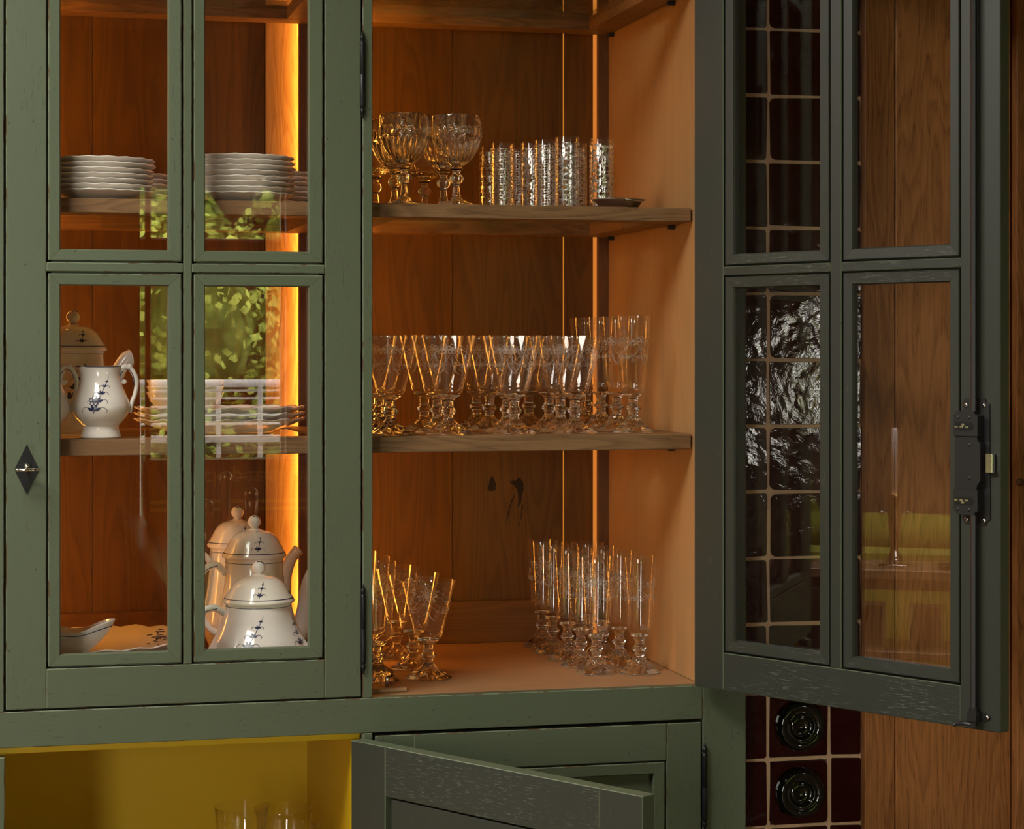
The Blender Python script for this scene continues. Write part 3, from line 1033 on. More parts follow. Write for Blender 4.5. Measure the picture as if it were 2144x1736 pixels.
cp('base_back', MB().box(0.5592, 1.187, 0.52, 0.534, 0.1, 0.877), M['oak_base'])
# closing block with steel pin on the cabinet floor
cp('closing_block', MB().cbox(0.5765, 0.6415, 0.052, 0.088, 0.8956, 0.9022, 0.0012), M['alder_floor'])
cp('closing_pin', MB().lathe([(0, 0), (0.0034, 0), (0.0034, 0.0145), (0.0028, 0.0155), (0, 0.0155)], 14, None, 0.6117, 0.072, 0.9022), M['steel'], smooth=True)

# ------------------------------------------------------------------ things: glass


def copy_thing(root, loc, rz, label, group=None):
    r = root.copy()
    COL.objects.link(r)
    r.location = loc
    r.rotation_euler = (0, 0, rz)
    r['label'] = label
    if group:
        r['group'] = group
    for ch in root.children:
        c = ch.copy()
        COL.objects.link(c)
        c.parent = r
        for g in ch.children:
            d = g.copy()
            COL.objects.link(d)
            d.parent = c
    return r


def rad_at(prof, z):
    """outer radius of a profile at height z"""
    for (r0, z0), (r1, z1) in zip(prof, prof[1:]):
        if (z0 - z) * (z1 - z) <= 0 and abs(z1 - z0) > 1e-9:
            return r0 + (r1 - r0) * (z - z0) / (z1 - z0)
    return prof[-1][0]


def ribbon(mb, prof, pts, wd, eps, a0=0.0, half=False):
    """flat brush stroke on a turned surface; pts are (arc metres, z), wd the width at each end and middle"""
    pts = spline(pts, 5)
    n = len(pts)
    b = len(mb.v)
    for i, (s, z) in enumerate(pts):
        j0, j1 = max(i - 1, 0), min(i + 1, n - 1)
        ds, dz = pts[j1][0] - pts[j0][0], pts[j1][1] - pts[j0][1]
        L = math.hypot(ds, dz) or 1
        t_ = i / (n - 1)
        ww = (wd[0] * (1 - t_) + wd[2] * t_) * (1 - 4 * t_ * (1 - t_)) + wd[1] * 4 * t_ * (1 - t_) if len(wd) == 3 else wd[0]
        for sg in (-1, 1):
            ss, zz = s - sg * dz / L * ww / 2, z + sg * ds / L * ww / 2
            r = rad_at(prof, zz) + eps
            a = a0 + ss / max(rad_at(prof, z), 1e-4)
            mb.v.append((r * math.cos(a), r * math.sin(a), zz))
    for i in range(n - 1):
        mb.f.append((b + 2 * i, b + 2 * i + 2, b + 2 * i + 3, b + 2 * i + 1))
        mb.mi.append(0)


def petal(mb, prof, s, z, ang, ln, wd, eps, a0, start=0.0):
    c, d = math.cos(ang), math.sin(ang)
    ribbon(mb, prof, [(s + c * ln * f + c * start, z + d * ln * f + d * start) for f in (0, 0.35, 0.7, 1)], (0.0002, wd, 0.0002), eps, a0)


def flower(mb, prof, s, z, R, eps, a0, n=5):
    for k in range(n):
        a = PI / 2 + 2 * PI * k / n
        cx_, cz_ = s + math.cos(a) * R * 0.62, z + math.sin(a) * R * 0.62
        ring = [(cx_ + math.cos(q) * R * 0.36, cz_ + math.sin(q) * R * 0.36) for q in [i * PI / 4 + a for i in range(9)]]
        ribbon(mb, prof, ring, (R * 0.14,), eps, a0)
        petal(mb, prof, s, z, a, R * 0.5, R * 0.2, eps, a0)


def garland(prof, z, eps, span=1.0):
    """etched flower with two leafy tendrils, and its mate on the far side"""
    mb = MB()
    for a0 in (-PI / 2, PI / 2):
        flower(mb, prof, 0, z, 0.0085, eps, a0)
        for sg in (-1, 1):
            S = lambda q: [(sg * a * span, z + b) for a, b in q]
            petal(mb, prof, sg * 0.009, z - 0.001, 0.25 if sg > 0 else PI - 0.25, 0.009, 0.0036, eps, a0)
            petal(mb, prof, sg * 0.009, z - 0.003, -0.8 if sg > 0 else PI + 0.8, 0.007, 0.0028, eps, a0)
            ribbon(mb, prof, S([(.010, -.001), (.022, -.003), (.033, -.010), (.042, -.021), (.052, -.026)]), (.0007,), eps, a0)
            ribbon(mb, prof, S([(.004, -.010), (.010, -.020), (.022, -.027), (.036, -.028), (.050, -.025)]), (.0007,), eps, a0)
            ribbon(mb, prof, S([(.024, -.004), (.030, .001), (.029, .006), (.025, .005), (.0255, .0015)]), (.0006,), eps, a0)
            ribbon(mb, prof, S([(.014, -.023), (.018, -.031), (.015, -.036), (.0125, -.033), (.0145, -.0305)]), (.0006,), eps, a0)
            for q, zz in ((.035, -.012), (.029, -.0275), (.043, -.0265)):
                for an in (0.9, 2.3, -0.9, -2.3):
                    petal(mb, prof, sg * q * span, z + zz, an, 0.0038, 0.0016, eps, a0, 0.0006)
        ribbon(mb, prof, [(.0, z - .012), (.001, z - .024), (.006, z - .036), (.014, z - .042)], (.0002, .0018, .0002), eps, a0)
    return mb


def glassware(name, label, cat, loc, foot, stem, bowl_out, bowl_in, seg, footmod=None, bowlmod=None, etch=None, bm='fine_glass', bseg=None):
    """foot, stem and bowl are three open skins that together close the glass"""
    e = thing(name, label, cat, loc)
    MB().lathe(foot, seg, footmod).build('foot', M['crystal'], e, True, False)
    MB().lathe(stem, seg).build('stem', M['crystal'], e, True, False)
    MB().lathe(bowl_out + bowl_in, bseg or seg, bowlmod).build('bowl', M[bm], e, True, False)
    if etch is not None:
        etch.build('etched_garland', M['etched'], e, False, False)
    return e


def lobed(n, r_in, r_out, amp):
    def f(r, z, a, i):
        if r_in < r < r_out and z > 0.0012:
            k = math.sin(PI * (r - r_in) / (r_out - r_in))
            return r, z * (1 + amp * k * math.cos(n * a))
        return r, z
    return f


# wine goblet, 16.5 cm
gf = [(0, .0006), (.020, .0006), (.0360, .0000), (.0392, .0006), (.0398, .0016), (.0385, .0028)] + spline([(.0385, .0028), (.031, .0066), (.022, .0120), (.0145, .0178), (.0112, .0225)], 4)[1:]
gs = spline([(.0112, .0225), (.0088, .026), (.0082, .030), (.0092, .0338), (.0112, .0362), (.0134, .0392), (.0112, .0422), (.0092, .0446), (.0082, .049), (.0086, .0545), (.0112, .060), (.0168, .0632), (.0185, .0648), (.0178, .0664)], 3)
gb = spline([(.0178, .0664), (.0205, .0678), (.0235, .0722), (.0258, .0826)], 3) + spline([(.0258, .0826), (.0305, .100), (.0380, .130), (.0456, .1650)], 3)[1:] + [(.0454, .1655), (.0448, .1655)]
gi = [(.0446, .1650)] + spline([(.0368, .130), (.0293, .100), (.0243, .084)], 3) + spline([(.0243, .084), (.0215, .0760), (.0150, .0712), (.006, .0698)], 3)[1:] + [(0, .0697)]
GOB = glassware('wine_goblet', 'x', 'goblet', (0.625, 0.11, SH2[1]), gf, gs, gb, gi, 48, lobed(10, .010, .037, .15), None, garland(gb, .1420, .0004, 1.0))
# champagne flute, 20 cm
ff = [(0, .0006), (.018, .0006), (.0330, .0000), (.0352, .0006), (.0356, .0016), (.0345, .0028)] + spline([(.0345, .0028), (.0275, .0072), (.0195, .0135), (.0140, .0200), (.0116, .0255)], 4)[1:]
fs = spline([(.0116, .0255), (.0085, .0290), (.0080, .0330), (.0090, .0365), (.0112, .0385), (.0138, .0412), (.0112, .0440), (.0090, .0462), (.0080, .0500), (.0080, .0550), (.0105, .0605), (.0142, .0630), (.0146, .0645), (.0135, .0660)], 3)
fb = spline([(.0135, .0660), (.0172, .0685), (.0208, .0725), (.0213, .0760)], 3) + spline([(.0213, .0760), (.0226, .095), (.0264, .145), (.0306, .1995)], 3)[1:] + [(.0304, .2), (.0299, .2)]
fi = [(.0297, .1995)] + spline([(.0253, .145), (.0214, .095), (.0200, .0800)], 3) + [(.0180, .0765), (.0100, .0748), (0, .0745)]
FLU = glassware('champagne_flute', 'x', 'flute', (1.048, 0.13, SH2[1]), ff, fs, fb, fi, 48, lobed(10, .010, .033, .15), None, garland(fb, .1560, .0004, 0.8))


def set_out(proto, spots, first=[]):
    """spots: (x, y, z, turn, label, group); the prototype itself takes the first spot"""
    for k, (x, y, z, rz, lab, grp) in enumerate(spots):
        if k == 0:
            proto.location = (x, y, z)
            proto.rotation_euler = (0, 0, rz)
            proto['label'] = lab
            proto['group'] = grp
        else:
            copy_thing(proto, (x, y, z), rz, lab, grp)


rg = random.Random(11)
S2 = SH2[1]
FL = 0.8957
ORD = ['front', 'second', 'third', 'rearmost']
COLN = ['column beside the closed door frame', 'second column from the closed door', 'third column from the closed door', 'column next to the flutes']
spots = []
for c, (x, ys_) in enumerate(((0.6245, (.11, .205, .30)), (0.7225, (.11, .205, .30)), (0.8355, (.11, .205, .30, .405)), (0.9395, (.11, .205, .30, .400)))):
    for r, y in enumerate(ys_):
        dx = {(2, 1): 0.0085, (2, 0): -0.001, (3, 2): 0.004, (3, 3): -0.008, (1, 2): -0.004}.get((c, r), 0)
        spots.append((x + dx, y, S2, rg.uniform(-0.9, 0.9), f'etched wine goblet on the middle shelf, {ORD[r]} in the {COLN[c]}', 'wine goblets on the middle shelf'))
spots[10] = spots[10][:3] + (0.35,) + spots[10][4:]
for (x, y, rz, lab) in ((.7032, .1858, -0.25, 'etched wine goblet standing foremost on the cabinet floor'), (.6992, .2981, -.5, 'etched wine goblet on the cabinet floor, behind the foremost goblet'),
                        (.6918, .4243, .4, 'etched wine goblet on the cabinet floor, rearmost of the three')):
    spots.append((x, y, FL, rz, lab, 'wine goblets on the cabinet floor'))
set_out(GOB, spots)
spots = []
for r, y in enumerate((.13, .23, .33, .43)):
    spots.append((1.048, y, S2, (0.25, -0.6, 0.9, 0.1)[r], f'tall etched champagne flute on the middle shelf, {ORD[r]} in its row', 'champagne flutes on the middle shelf'))
for r, (x, y) in enumerate(((.9962, .1759), (.9904, .2571), (.9885, .3409), (.9847, .432), (.9863, .5161))):
    spots.append((x, y, FL, (-0.55, 0.2, -0.3, 0.5, -0.2)[r], 'tall etched flute on the cabinet floor, %s in the row of five' % ['first', 'second', 'third', 'fourth', 'last'][r], 'champagne flutes on the cabinet floor'))
for r, (x, y) in enumerate(((1.0685, .1595), (1.0610, .2571), (1.0570, .350), (1.0545, .446))):
    spots.append((x, y, FL, (0.75, -0.3, 0.2, 0.0)[r], f'tall etched flute on the cabinet floor, {ORD[r]} in the row by the side board', 'champagne flutes on the cabinet floor'))
for r, (x, y) in enumerate(((.6151, .1747), (.6205, .262), (.6155, .36))):
    spots.append((x, y, FL, (0.4, 0.1, 0.0)[r], f'tall etched flute on the cabinet floor beside the door frame, {ORD[r]} of three', 'champagne flutes on the cabinet floor'))
set_out(FLU, spots)

# cut crystal goblet, 15 cm


def cutmod(r, z, a, i):
    if i >= len(cb):
        return r, z
    if 0.072 < z < 0.1135:
        k = min(1.0, (z - 0.072) / 0.01, (0.1135 - z) / 0.004)
        return r - 0.0026 * k * (1 - abs(math.cos(12 * a))), z
    if 0.1165 < z < 0.1325:
        m_ = (0.1165 + 0.1325) / 2
        ph = 22 * a + abs(z - m_) / 0.008 * 2.6
        k = 0.5 + 0.5 * math.cos(ph)
        ed = 1 - (abs(z - m_) / 0.008) ** 4
        return r + 0.0020 * k * max(ed, 0), z
    return r, z


cf = [(0, .0005), (.030, .0005), (.0350, 0), (.0362, .0008), (.0362, .0030), (.0345, .0042)] + spline([(.0345, .0042), (.026, .0070), (.0175, .0098), (.0105, .0125), (.0078, .0185)], 4)[1:]
cs_ = [(.0078, .0185), (.0062, .026), (.0060, .0385)] + spline([(.0060, .0385), (.0085, .0405), (.0115, .0440), (.0118, .0485), (.0100, .0525), (.0068, .0550), (.0066, .0595), (.0100, .0630), (.0108, .0650), (.0095, .0668)], 3)[1:]
cb = spline([(.0095, .0668), (.0140, .0705), (.0235, .0780), (.0320, .0890), (.0385, .1020), (.0412, .1135)], 4) + [(.0416, .1150)] + [(.0421, .1165 + .0016 * k) for k in range(11)] + [(.0420, .1340), (.0416, .1430), (.0412, .1512), (.0410, .1518), (.0404, .1520)]
ci = [(.0399, .1512)] + spline([(.0401, .1340), (.0398, .118), (.0368, .1025), (.0300, .0905), (.0200, .0805), (.008, .0752)], 3) + [(0, .0745)]
CUT = glassware('cut_glass_goblet', 'x', 'goblet', (0.65, 0.12, SH1[1]), cf, cs_, cb, ci, 48, None, cutmod, None, 'crystal', 264)
S1 = SH1[1]
set_out(CUT, [(.6501, .12, S1, 0.0, 'cut crystal goblet with laurel band on the upper shelf, front one by the door frame', 'cut crystal goblets on the upper shelf'),
              (.7378, .12, S1, 0.3, 'cut crystal goblet with laurel band on the upper shelf, front one towards the tumblers', 'cut crystal goblets on the upper shelf'),
              (.6501, .21, S1, 0.2, 'cut crystal goblet on the upper shelf, second row by the door frame', 'cut crystal goblets on the upper shelf'),
              (.7354, .215, S1, 0.1, 'cut crystal goblet on the upper shelf, second row towards the tumblers', 'cut crystal goblets on the upper shelf')])
# low-bowled cut goblets behind
lb = spline([(.0095, .0668), (.0170, .0700), (.0270, .0775), (.0340, .0890), (.0370, .1020), (.0378, .1150)], 4) + [(.0376, .1156), (.0370, .1156)]
li = [(.0368, .1150)] + spline([(.0358, .1020), (.0322, .0890), (.0240, .0795), (.010, .0750)], 3) + [(0, .0745)]
LOW = glassware('cut_glass_coupe', 'x', 'coupe', (.7388, .40, S1), cf, cs_, lb, li, 64, None, lambda r, z, a, i: (r - (0.0012 * (1 - abs(math.cos(10 * a))) if i < len(lb) and .07 < z < .108 else 0), z), None, 'crystal', 160)
set_out(LOW, [(.7388, .40, S1, 0.0, 'small fluted crystal coupe behind the cut goblets on the upper shelf', 'fluted coupes on the upper shelf'),
              (.6371, .33, S1, 0.2, 'small fluted crystal coupe on the upper shelf, half behind the door frame', 'fluted coupes on the upper shelf')])

# glasses on the topmost shelf, seen from below through its glass sheet
S3 = SH3[1]
for k, (x, y, m_) in enumerate(((.700, .452, 0), (.785, .448, 0), (.865, .455, 1), (.945, .450, 1), (1.025, .455, 1), (.90, .375, 1))):
    nm = ['pale stemmed glass on the top shelf nearest the door frame', 'pale stemmed glass on the top shelf, second from the door frame', 'short tumbler on the top shelf in the middle',
          'short tumbler on the top shelf towards the side board', 'short tumbler on the top shelf, closest to the side board', 'short tumbler at the back of the top shelf'][k]
    if m_ == 0:
        copy_thing(LOW, (x, y, S3 if y < .11 else S3 - 0.0014), 0.4 * k, nm, 'glasses on the top shelf')
    else:
        e = thing('short_tumbler', nm, 'tumbler', (x, y, S3 - 0.0014), 0, 'glasses on the top shelf')
        MB().lathe([(0, 0), (.026, 0), (.028, .002), (.0300, .02), (.0335, .085), (.0331, .0855), (.0325, .085), (.0288, .02), (.026, .010), (0, .009)], 40).build('cup', M['crystal'], e, True, False)
        MB().lathe([(.0283, .012), (.0290, .012), (.0296, .02), (.0291, .02)], 40).build('base_ring', M['brass'], e, True)

# silvered tumblers
tw = [(0, .0004), (.0180, .0), (.0200, .0008), (.0206, .0025), (.0207, .02), (.0207, .1225), (.0204, .1230), (.0198, .1230), (.0195, .1225), (.0194, .012), (.0185, .0095), (0, .009)]


def tumbler(label, x, y, big, rz):
    e = thing('silvered_tumbler', label, 'tumbler', (x, y, S1), rz, 'silvered tumblers on the upper shelf')
    MB().lathe(tw, 40).build('glass', M['fine_glass'], e, True, False)
    MB().lathe([(.0210, .002), (.0210, .045), (.0210, .080), (.0210, .1135)], 48, uv=True).build('silver_netting', M['net_big' if big else 'net_small'], e, True, False)
    return e


for x, y, b, lab in ((.9343, .14, 1, 'silver tumbler with large dots at the front of the upper shelf, beside the tray'), (.9992, .155, 1, 'silver tumbler with large dots standing apart by the side board'),
                     (.9770, .245, 0, 'silver tumbler with tiny dots behind the two front tumblers'), (.9120, .197, 0, 'silver tumbler with tiny dots, second in the slanting row'),
                     (.9010, .252, 1, 'silver tumbler with large dots, third in the slanting row'), (.8930, .318, 0, 'silver tumbler with tiny dots, rear one between its neighbours'),
                     (.8523, .270, 0, 'silver tumbler with tiny dots, second from the cut goblets'), (.8480, .340, 1, 'silver tumbler with large dots nearest to the cut goblets')):
    tumbler(lab, x, y, b, 1.7 * x * 10)

# silver tray on a leather mat
e = thing('silver_dish', 'oval silver dish with flared rim lying on the upper shelf edge', 'dish', (1.013, 0.098, S1 + 0.0022))
MB().lathe([(0, .0), (.030, .0), (.034, .001), (.040, .010), (.046, .0125), (.0462, .0135), (.0455, .0138), (.039, .0116), (.033, .0028), (0, .0018)], 48, None, sx=1.0, sy=0.86).build('dish_body', M['silver'], e, True)
MB().tube([(.034, 0, .003), (.031, -.030, .0085), (0, -.040, .012)], 0.0012, 6).build('dish_fold', M['silver'], e, True)
e = tag(MB().cbox(-.055, .055, -.032, .032, 0, .002, .0008).build('leather_mat', plain('brown_leather', (0.10, 0.035, 0.012), 0.5), None, loc=(0.965, 0.098, S1 + 0.0001)), 'thin brown leather mat under the silver dish', 'mat')

# tumblers in the yellow compartment
bw = [(0, .0005), (.030, 0), (.033, .001), (.035, .004), (.0375, .03), (.0415, .075), (.0462, .1165), (.0460, .1172), (.0454, .1170), (.0405, .075), (.0362, .03), (.0335, .011), (0, .010)]
for x, y, s, lab in ((.3905, .22, 1.0, 'plain water glass in the yellow compartment, leftmost of three'), (.466, .26, 1.08, 'plain wide water glass in the yellow compartment, next to the yellow side wall'), (.462, .140, 1.06, 'plain water glass foremost in the yellow compartment')):
    e = thing('water_glass', lab, 'glass', (x, y, .5751), 0, 'water glasses in the yellow compartment')
    zt_ = {0.3905: .1135, .466: .0975, .462: .0935}[x] / .1172
    MB().lathe([(r * s, z * zt_) for r, z in bw], 48).build('cup', M['fine_glass'], e, True, False)

# ------------------------------------------------------------------ things: porcelain


def sprig(prof, a0, z0, L, lean, eps=0.0005, dense=True):
    """cobalt sprig: stem, paired petals, curls"""
    mb = MB()
    P = lambda f: (lean * f * L, z0 + L * f)
    ribbon(mb, prof, [P(0), P(.35), P(.7), P(1)], (.0012, .0009, .0003), eps, a0)
    for f in (0.06, 0.3, 0.52, 0.72, 0.86) if dense else (0.1, 0.55, 0.8):
        s, z = P(f)
        k = (1.15 - f) * ((0.21 if dense else 0.27) * L)
        for an in (0.5, 1.2, PI - 0.5, PI - 1.2):
            petal(mb, prof, s, z, an, k * 0.75, k * 0.34, eps, a0, k * 0.12)
        if f < 0.8:
            for sg in (-1, 1):
                ribbon(mb, prof, [(s, z), (s + sg * k * .9, z + k * .5), (s + sg * k * 1.5, z + k * .2), (s + sg * k * 1.45, z - k * .15)], (.0007,), eps, a0)
    return mb


def rim_line(prof, z, w_, eps=0.0004):
    mb = MB()
    mb.lathe([(rad_at(prof, z) + eps, z), (rad_at(prof, z + w_) + eps, z + w_)], 48)
    return mb


def handle(pts, rads):
    return MB().tube(spline(pts, 5), [r[0] for r in spline([(q,) for q in rads], 5)], 10)


jp = spline([(.0300, .0), (.0320, .002), (.0305, .0085), (.0285, .016), (.0310, .0225), (.0410, .034), (.0462, .047), (.0440, .060), (.0370, .077), (.0315, .092), (.0300, .102), (.0305, .112), (.0318, .1150)], 4)


def spoutmod(r, z, a, i):
    k = max(0.0, math.cos(a - PI)) ** 6
    lip = max(0.0, (z - 0.085) / 0.03)
    return r + 0.0085 * k * lip ** 1.5, z + 0.002 * k * lip


def jug(label, loc, rz):
    e = thing('milk_jug', label, 'jug', loc, rz, 'porcelain jugs on the middle shelf')
    inner = [(.0302, .1150), (.0285, .110), (.0280, .100), (.0295, .090), (.0350, .075), (.0415, .055), (.030, .02), (0, .018)]
    MB().lathe([(0, .001), (.024, .001)] + jp + inner, 48, spoutmod).build('body', M['porcelain'], e, True, False)
    MB().tube(spline([(.0300, 0, .108), (.037, 0, .1135), (.046, 0, .1115), (.0535, 0, .100), (.0565, 0, .086), (.054, 0, .070), (.049, 0, .056), (.0465, 0, .044), (.0455, 0, .040)], 5), [.0045] * 20 + [.0036] * 21, 10).tube(
        spline([(.036, 0, .1085), (.0310, 0, .100), (.0310, 0, .092), (.0365, 0, .0885), (.0390, 0, .0925)], 5), [.0040] * 10 + [.0034] * 11, 10).lathe([(0, .109), (.0045, .1095), (.0052, .1145), (.0030, .1185), (0, .119)], 12, None, .0455, 0, 0).build('handle', M['porcelain'], e, True)
    hl = MB()
    hl.tube(spline([(.0355, -.0042, .1078), (.030, -.0044, .0995), (.0305, -.0044, .0925)], 5), .0006, 6)
    hl.tube(spline([(.0385, -.0046, .1105), (.0465, -.0048, .1070), (.0515, -.0048, .096), (.0525, -.0045, .083)], 5), .0006, 6)
    hl.build('handle_line', M['cobalt'], e, True)
    m_ = rim_line(jp, .1134, .0014)
    m_.v = [(x - 0.0085 * max(0, -x / .032) ** 6, y, z) for x, y, z in m_.v]
    m_.build('rim_line', M['cobalt'], e)
    d = sprig(jp, -PI / 2 - 0.30, .040, .058, .35)
    flower(d, jp, 0.001, .060, .0085, .0007, -PI / 2 - 0.30)
    d.build('cobalt_sprig', M['cobalt'], e)
    return e


jug('white porcelain jug with blue sprig and scrolled handle on the middle shelf', (.1541, .11, S2), 0.0)
jug('white porcelain jug half hidden by the door frame, only its handle showing', (.0601, .11, S2), 0.0)

cpb = spline([(.0430, .0), (.0450, .003), (.0425, .012), (.0520, .030), (.0640, .060), (.0630, .085), (.0550, .125), (.0500, .165), (.0490, .190), (.0515, .200)], 4)
cpl = spline([(.0540, .199), (.0550, .202), (.0530, .206), (.0460, .218), (.0380, .232), (.0270, .241), (.0130, .245), (.0085, .2475)], 4)


tpb = spline([(.043, .0), (.046, .003), (.0445, .010), (.066, .032), (.0815, .062), (.0800, .085), (.0690, .118), (.0580, .150), (.0520, .180), (.0500, .192), (.0515, .200)], 4)


def pot(name, label, loc, rz, h, rs, cat='coffee pot', spout=True, sprigs=2, hand=True, grp=None, prof=None):
    """lidded pot scaled from the tall profile: h is the height of the lid rim, rs a radius factor"""
    f = h / 0.2
    body = [(r * rs, z * f) for r, z in (prof or cpb)]
    k = 0.75 + 0.25 * f
    lid = [(r * rs, h + (z - .2) * k) for r, z in cpl]
    e = thing(name, label, cat, loc, rz, grp)
    MB().lathe([(0, .001), (.03 * rs, .001)] + body + [(.0490 * rs, h - .001), (0, h - .004)], 48).build('body', M['porcelain'], e, True, False)
    top = lid[-1][1]
    ld = MB().lathe([(0, h - .002), (.05 * rs, h - .002)] + lid + [(0, top + .0005)], 48).build('lid', M['porcelain'], e, True, False)
    kr = 0.0112
    MB().lathe([(0, top - .002), (.0068, top - .001), (.0062, top + .002)] + [(kr * math.cos(a), top + .0115 + kr * math.sin(a)) for a in [-0.95 + q * (PI / 2 + 0.95) / 12 for q in range(12)]] + [(0, top + .0115 + kr)], 24).build('knob', M['porcelain'], ld, True)
    MB().tube([(kr * 1.02 * math.cos(a) * 0.75, -kr * 0.55, top + .0115 + kr * 0.9 * math.sin(a)) for a in [0.4 + q * 0.2 for q in range(9)]], .0008, 6).build('knob_line', M['cobalt'], ld, True)
    rim_line(lid, h + .0068 * k, .0013).build('lid_line', M['cobalt'], ld)
    rim_line(body, h * 0.955, .0009).build('neck_line', M['cobalt'], e)
    for q in range(sprigs):
        a0 = (-PI / 2 - 0.45, -PI / 2 + 0.95)[q]
        sprig(body, a0, h * .40, h * .48, (.38, .15)[q], .0006).build('cobalt_sprig', M['cobalt'], e)
        sprig(lid, a0 + 0.35, h + .012 * k, .026 * k, .3, .0006, False).build('cobalt_sprig', M['cobalt'], ld)
    if spout:
        R = rs
        MB().tube(spline([(.055 * R, 0, .25 * h), (.078 * R, 0, .33 * h), (.088 * R, 0, .52 * h), (.092 * R, 0, .72 * h), (.104 * R, 0, .87 * h), (.118 * R, 0, .945 * h)], 5), [r[0] for r in spline([(.020,), (.0175,), (.0140,), (.0115,), (.0100,), (.0108,)], 5)], 14).build('spout', M['porcelain'], e, True)
    if hand:
        R = rs
        MB().tube(spline([(-.050 * R, 0, .86 * h), (-.066 * R, 0, .94 * h), (-.086 * R, 0, .90 * h), (-.098 * R, 0, .74 * h), (-.092 * R, 0, .56 * h), (-.078 * R, 0, .42 * h), (-.060 * R, 0, .36 * h)], 5), [r[0] for r in spline([(.0055,), (.006,), (.0058,), (.0052,), (.0050,), (.0052,), (.006,)], 5)], 10).build('handle', M['porcelain'], e, True)
        MB().tube(spline([(-.064 * R, -.0057, .935 * h), (-.086 * R, -.0058, .89 * h), (-.097 * R, -.0052, .74 * h)], 5), .0007, 6).build('handle_line', M['cobalt'], e, True)
    return e


pot('coffee_pot', 'white porcelain coffee pot with domed lid and short spout behind the jugs', (.1151, .25, S2), 0.35, .140, 1.02, spout=False)
po = bpy.data.objects['coffee_pot']
MB().tube(spline([(.050, 0, .070), (.070, 0, .085), (.082, 0, .108), (.094, 0, .124), (.1015, 0, .127)], 5), [r[0] for r in spline([(.016,), (.014,), (.0125,), (.0130,), (.0150,)], 5)], 14).build('spout', M['porcelain'], po, True)
pot('coffee_pot', 'tall porcelain coffee pot on the cabinet floor, rearmost, its lid showing at the side', (.4085, .45, FL), 0.2, .207, 0.98, spout=True)
pot('coffee_pot', 'tall porcelain coffee pot on the cabinet floor, in the middle of the three pots', (.420, .288, FL), 0.1, .203, 1.0, spout=True)
tp = pot('teapot', 'round-bellied porcelain teapot foremost on the cabinet floor', (.4085, .125, FL), 0.0, .145, 1.07, 'teapot', True, 2, True, None, tpb)
# cream pot peeking in at the pane's corner
sb = spline([(.016, 0), (.017, .002), (.016, .012), (.024, .04), (.030, .075), (.0285, .10), (.0275, .115)], 4)
e = thing('cream_pot', 'small white porcelain cream pot at the pane corner beside the teapot', 'pot', (.526, .062, FL))
MB().lathe([(0, .001), (.01, .001)] + sb + [(.026, .115), (.026, .10), (.015, .02), (0, .015)], 40).build('body', M['porcelain'], e, True, False)
rim_line(sb, .112, .0014).build('rim_line', M['cobalt'], e)


def plate_mesh(R, h, waves, depth=1.0):
    def wav(r, z, a, i):
        k = max(0.0, (r / R - 0.72) / 0.28)
        return r * (1 + 0.007 * k * math.cos(waves * a)), z + 0.00055 * k * math.cos(waves * a)
    pr = [(0, .0015), (.55 * R, .0015), (.57 * R, .0), (.60 * R, .0), (.615 * R, .0018), (.70 * R, .0045), (.86 * R, h * .62), (.985 * R, h - .0012), (R, h - .0004), (.998 * R, h + .0012), (.98 * R, h + .0014), (.85 * R, h * .62 + .0035), (.68 * R, .0075), (.60 * R, .0058), (0, .0052)]
    return MB().lathe(pr, 72, wav).mesh('plate', [M['porcelain']], True, False)


PM = plate_mesh(.0905, .0150, 18)


def stack(n, x, y, z, dz, word, grp, me=PM, nm='dinner_plate', cat='plate', jit=0.0018):
    for k in range(n):
        o = link(nm, me, None, (x + rg.uniform(-jit, jit), y + rg.uniform(-jit, jit), z + k * dz), (0, 0, rg.uniform(0, 6)))
        w_ = 'lowest' if k == 0 else ('topmost' if k == n - 1 else ['second', 'third', 'fourth', 'fifth', 'sixth', 'seventh', 'eighth'][k - 1] + ' from the bottom')
        tag(o, f'white scalloped plate, {w_} in {word}', cat, grp)


stack(7, .1519, .145, S1, .0086, 'the key-side stack', 'plates in the stack by the key side')
stack(6, .2010, .345, S1, .0086, 'the rear key-side stack', 'plates in the rear stack, key side')
stack(8, .3797, .145, S1, .0086, 'the hinge-side stack', 'plates in the stack by the hinge side')
stack(7, .4430, .345, S1, .0086, 'the rear hinge-side stack', 'plates in the rear stack, hinge side')
# oval platters and bowls on the middle shelf


def platter_mesh(R, h, waves, sy, name='platter'):
    def wav(r, z, a, i):
        k = max(0.0, (r / R - 0.7) / 0.3)
        return r * (1 + 0.014 * k * math.cos(waves * a)), z + 0.002 * k * math.cos(waves * a)
    pr = [(0, .002), (.58 * R, .002), (.60 * R, 0), (.63 * R, 0), (.66 * R, .004), (.80 * R, h * .45), (.98 * R, h - .001), (R, h), (.995 * R, h + .0016), (.97 * R, h + .0016), (.80 * R, h * .45 + .004), (.64 * R, .0085), (0, .007)]
    return MB().lathe(pr, 72, wav, sx=1.0, sy=sy).mesh(name, [M['porcelain']], True, False)


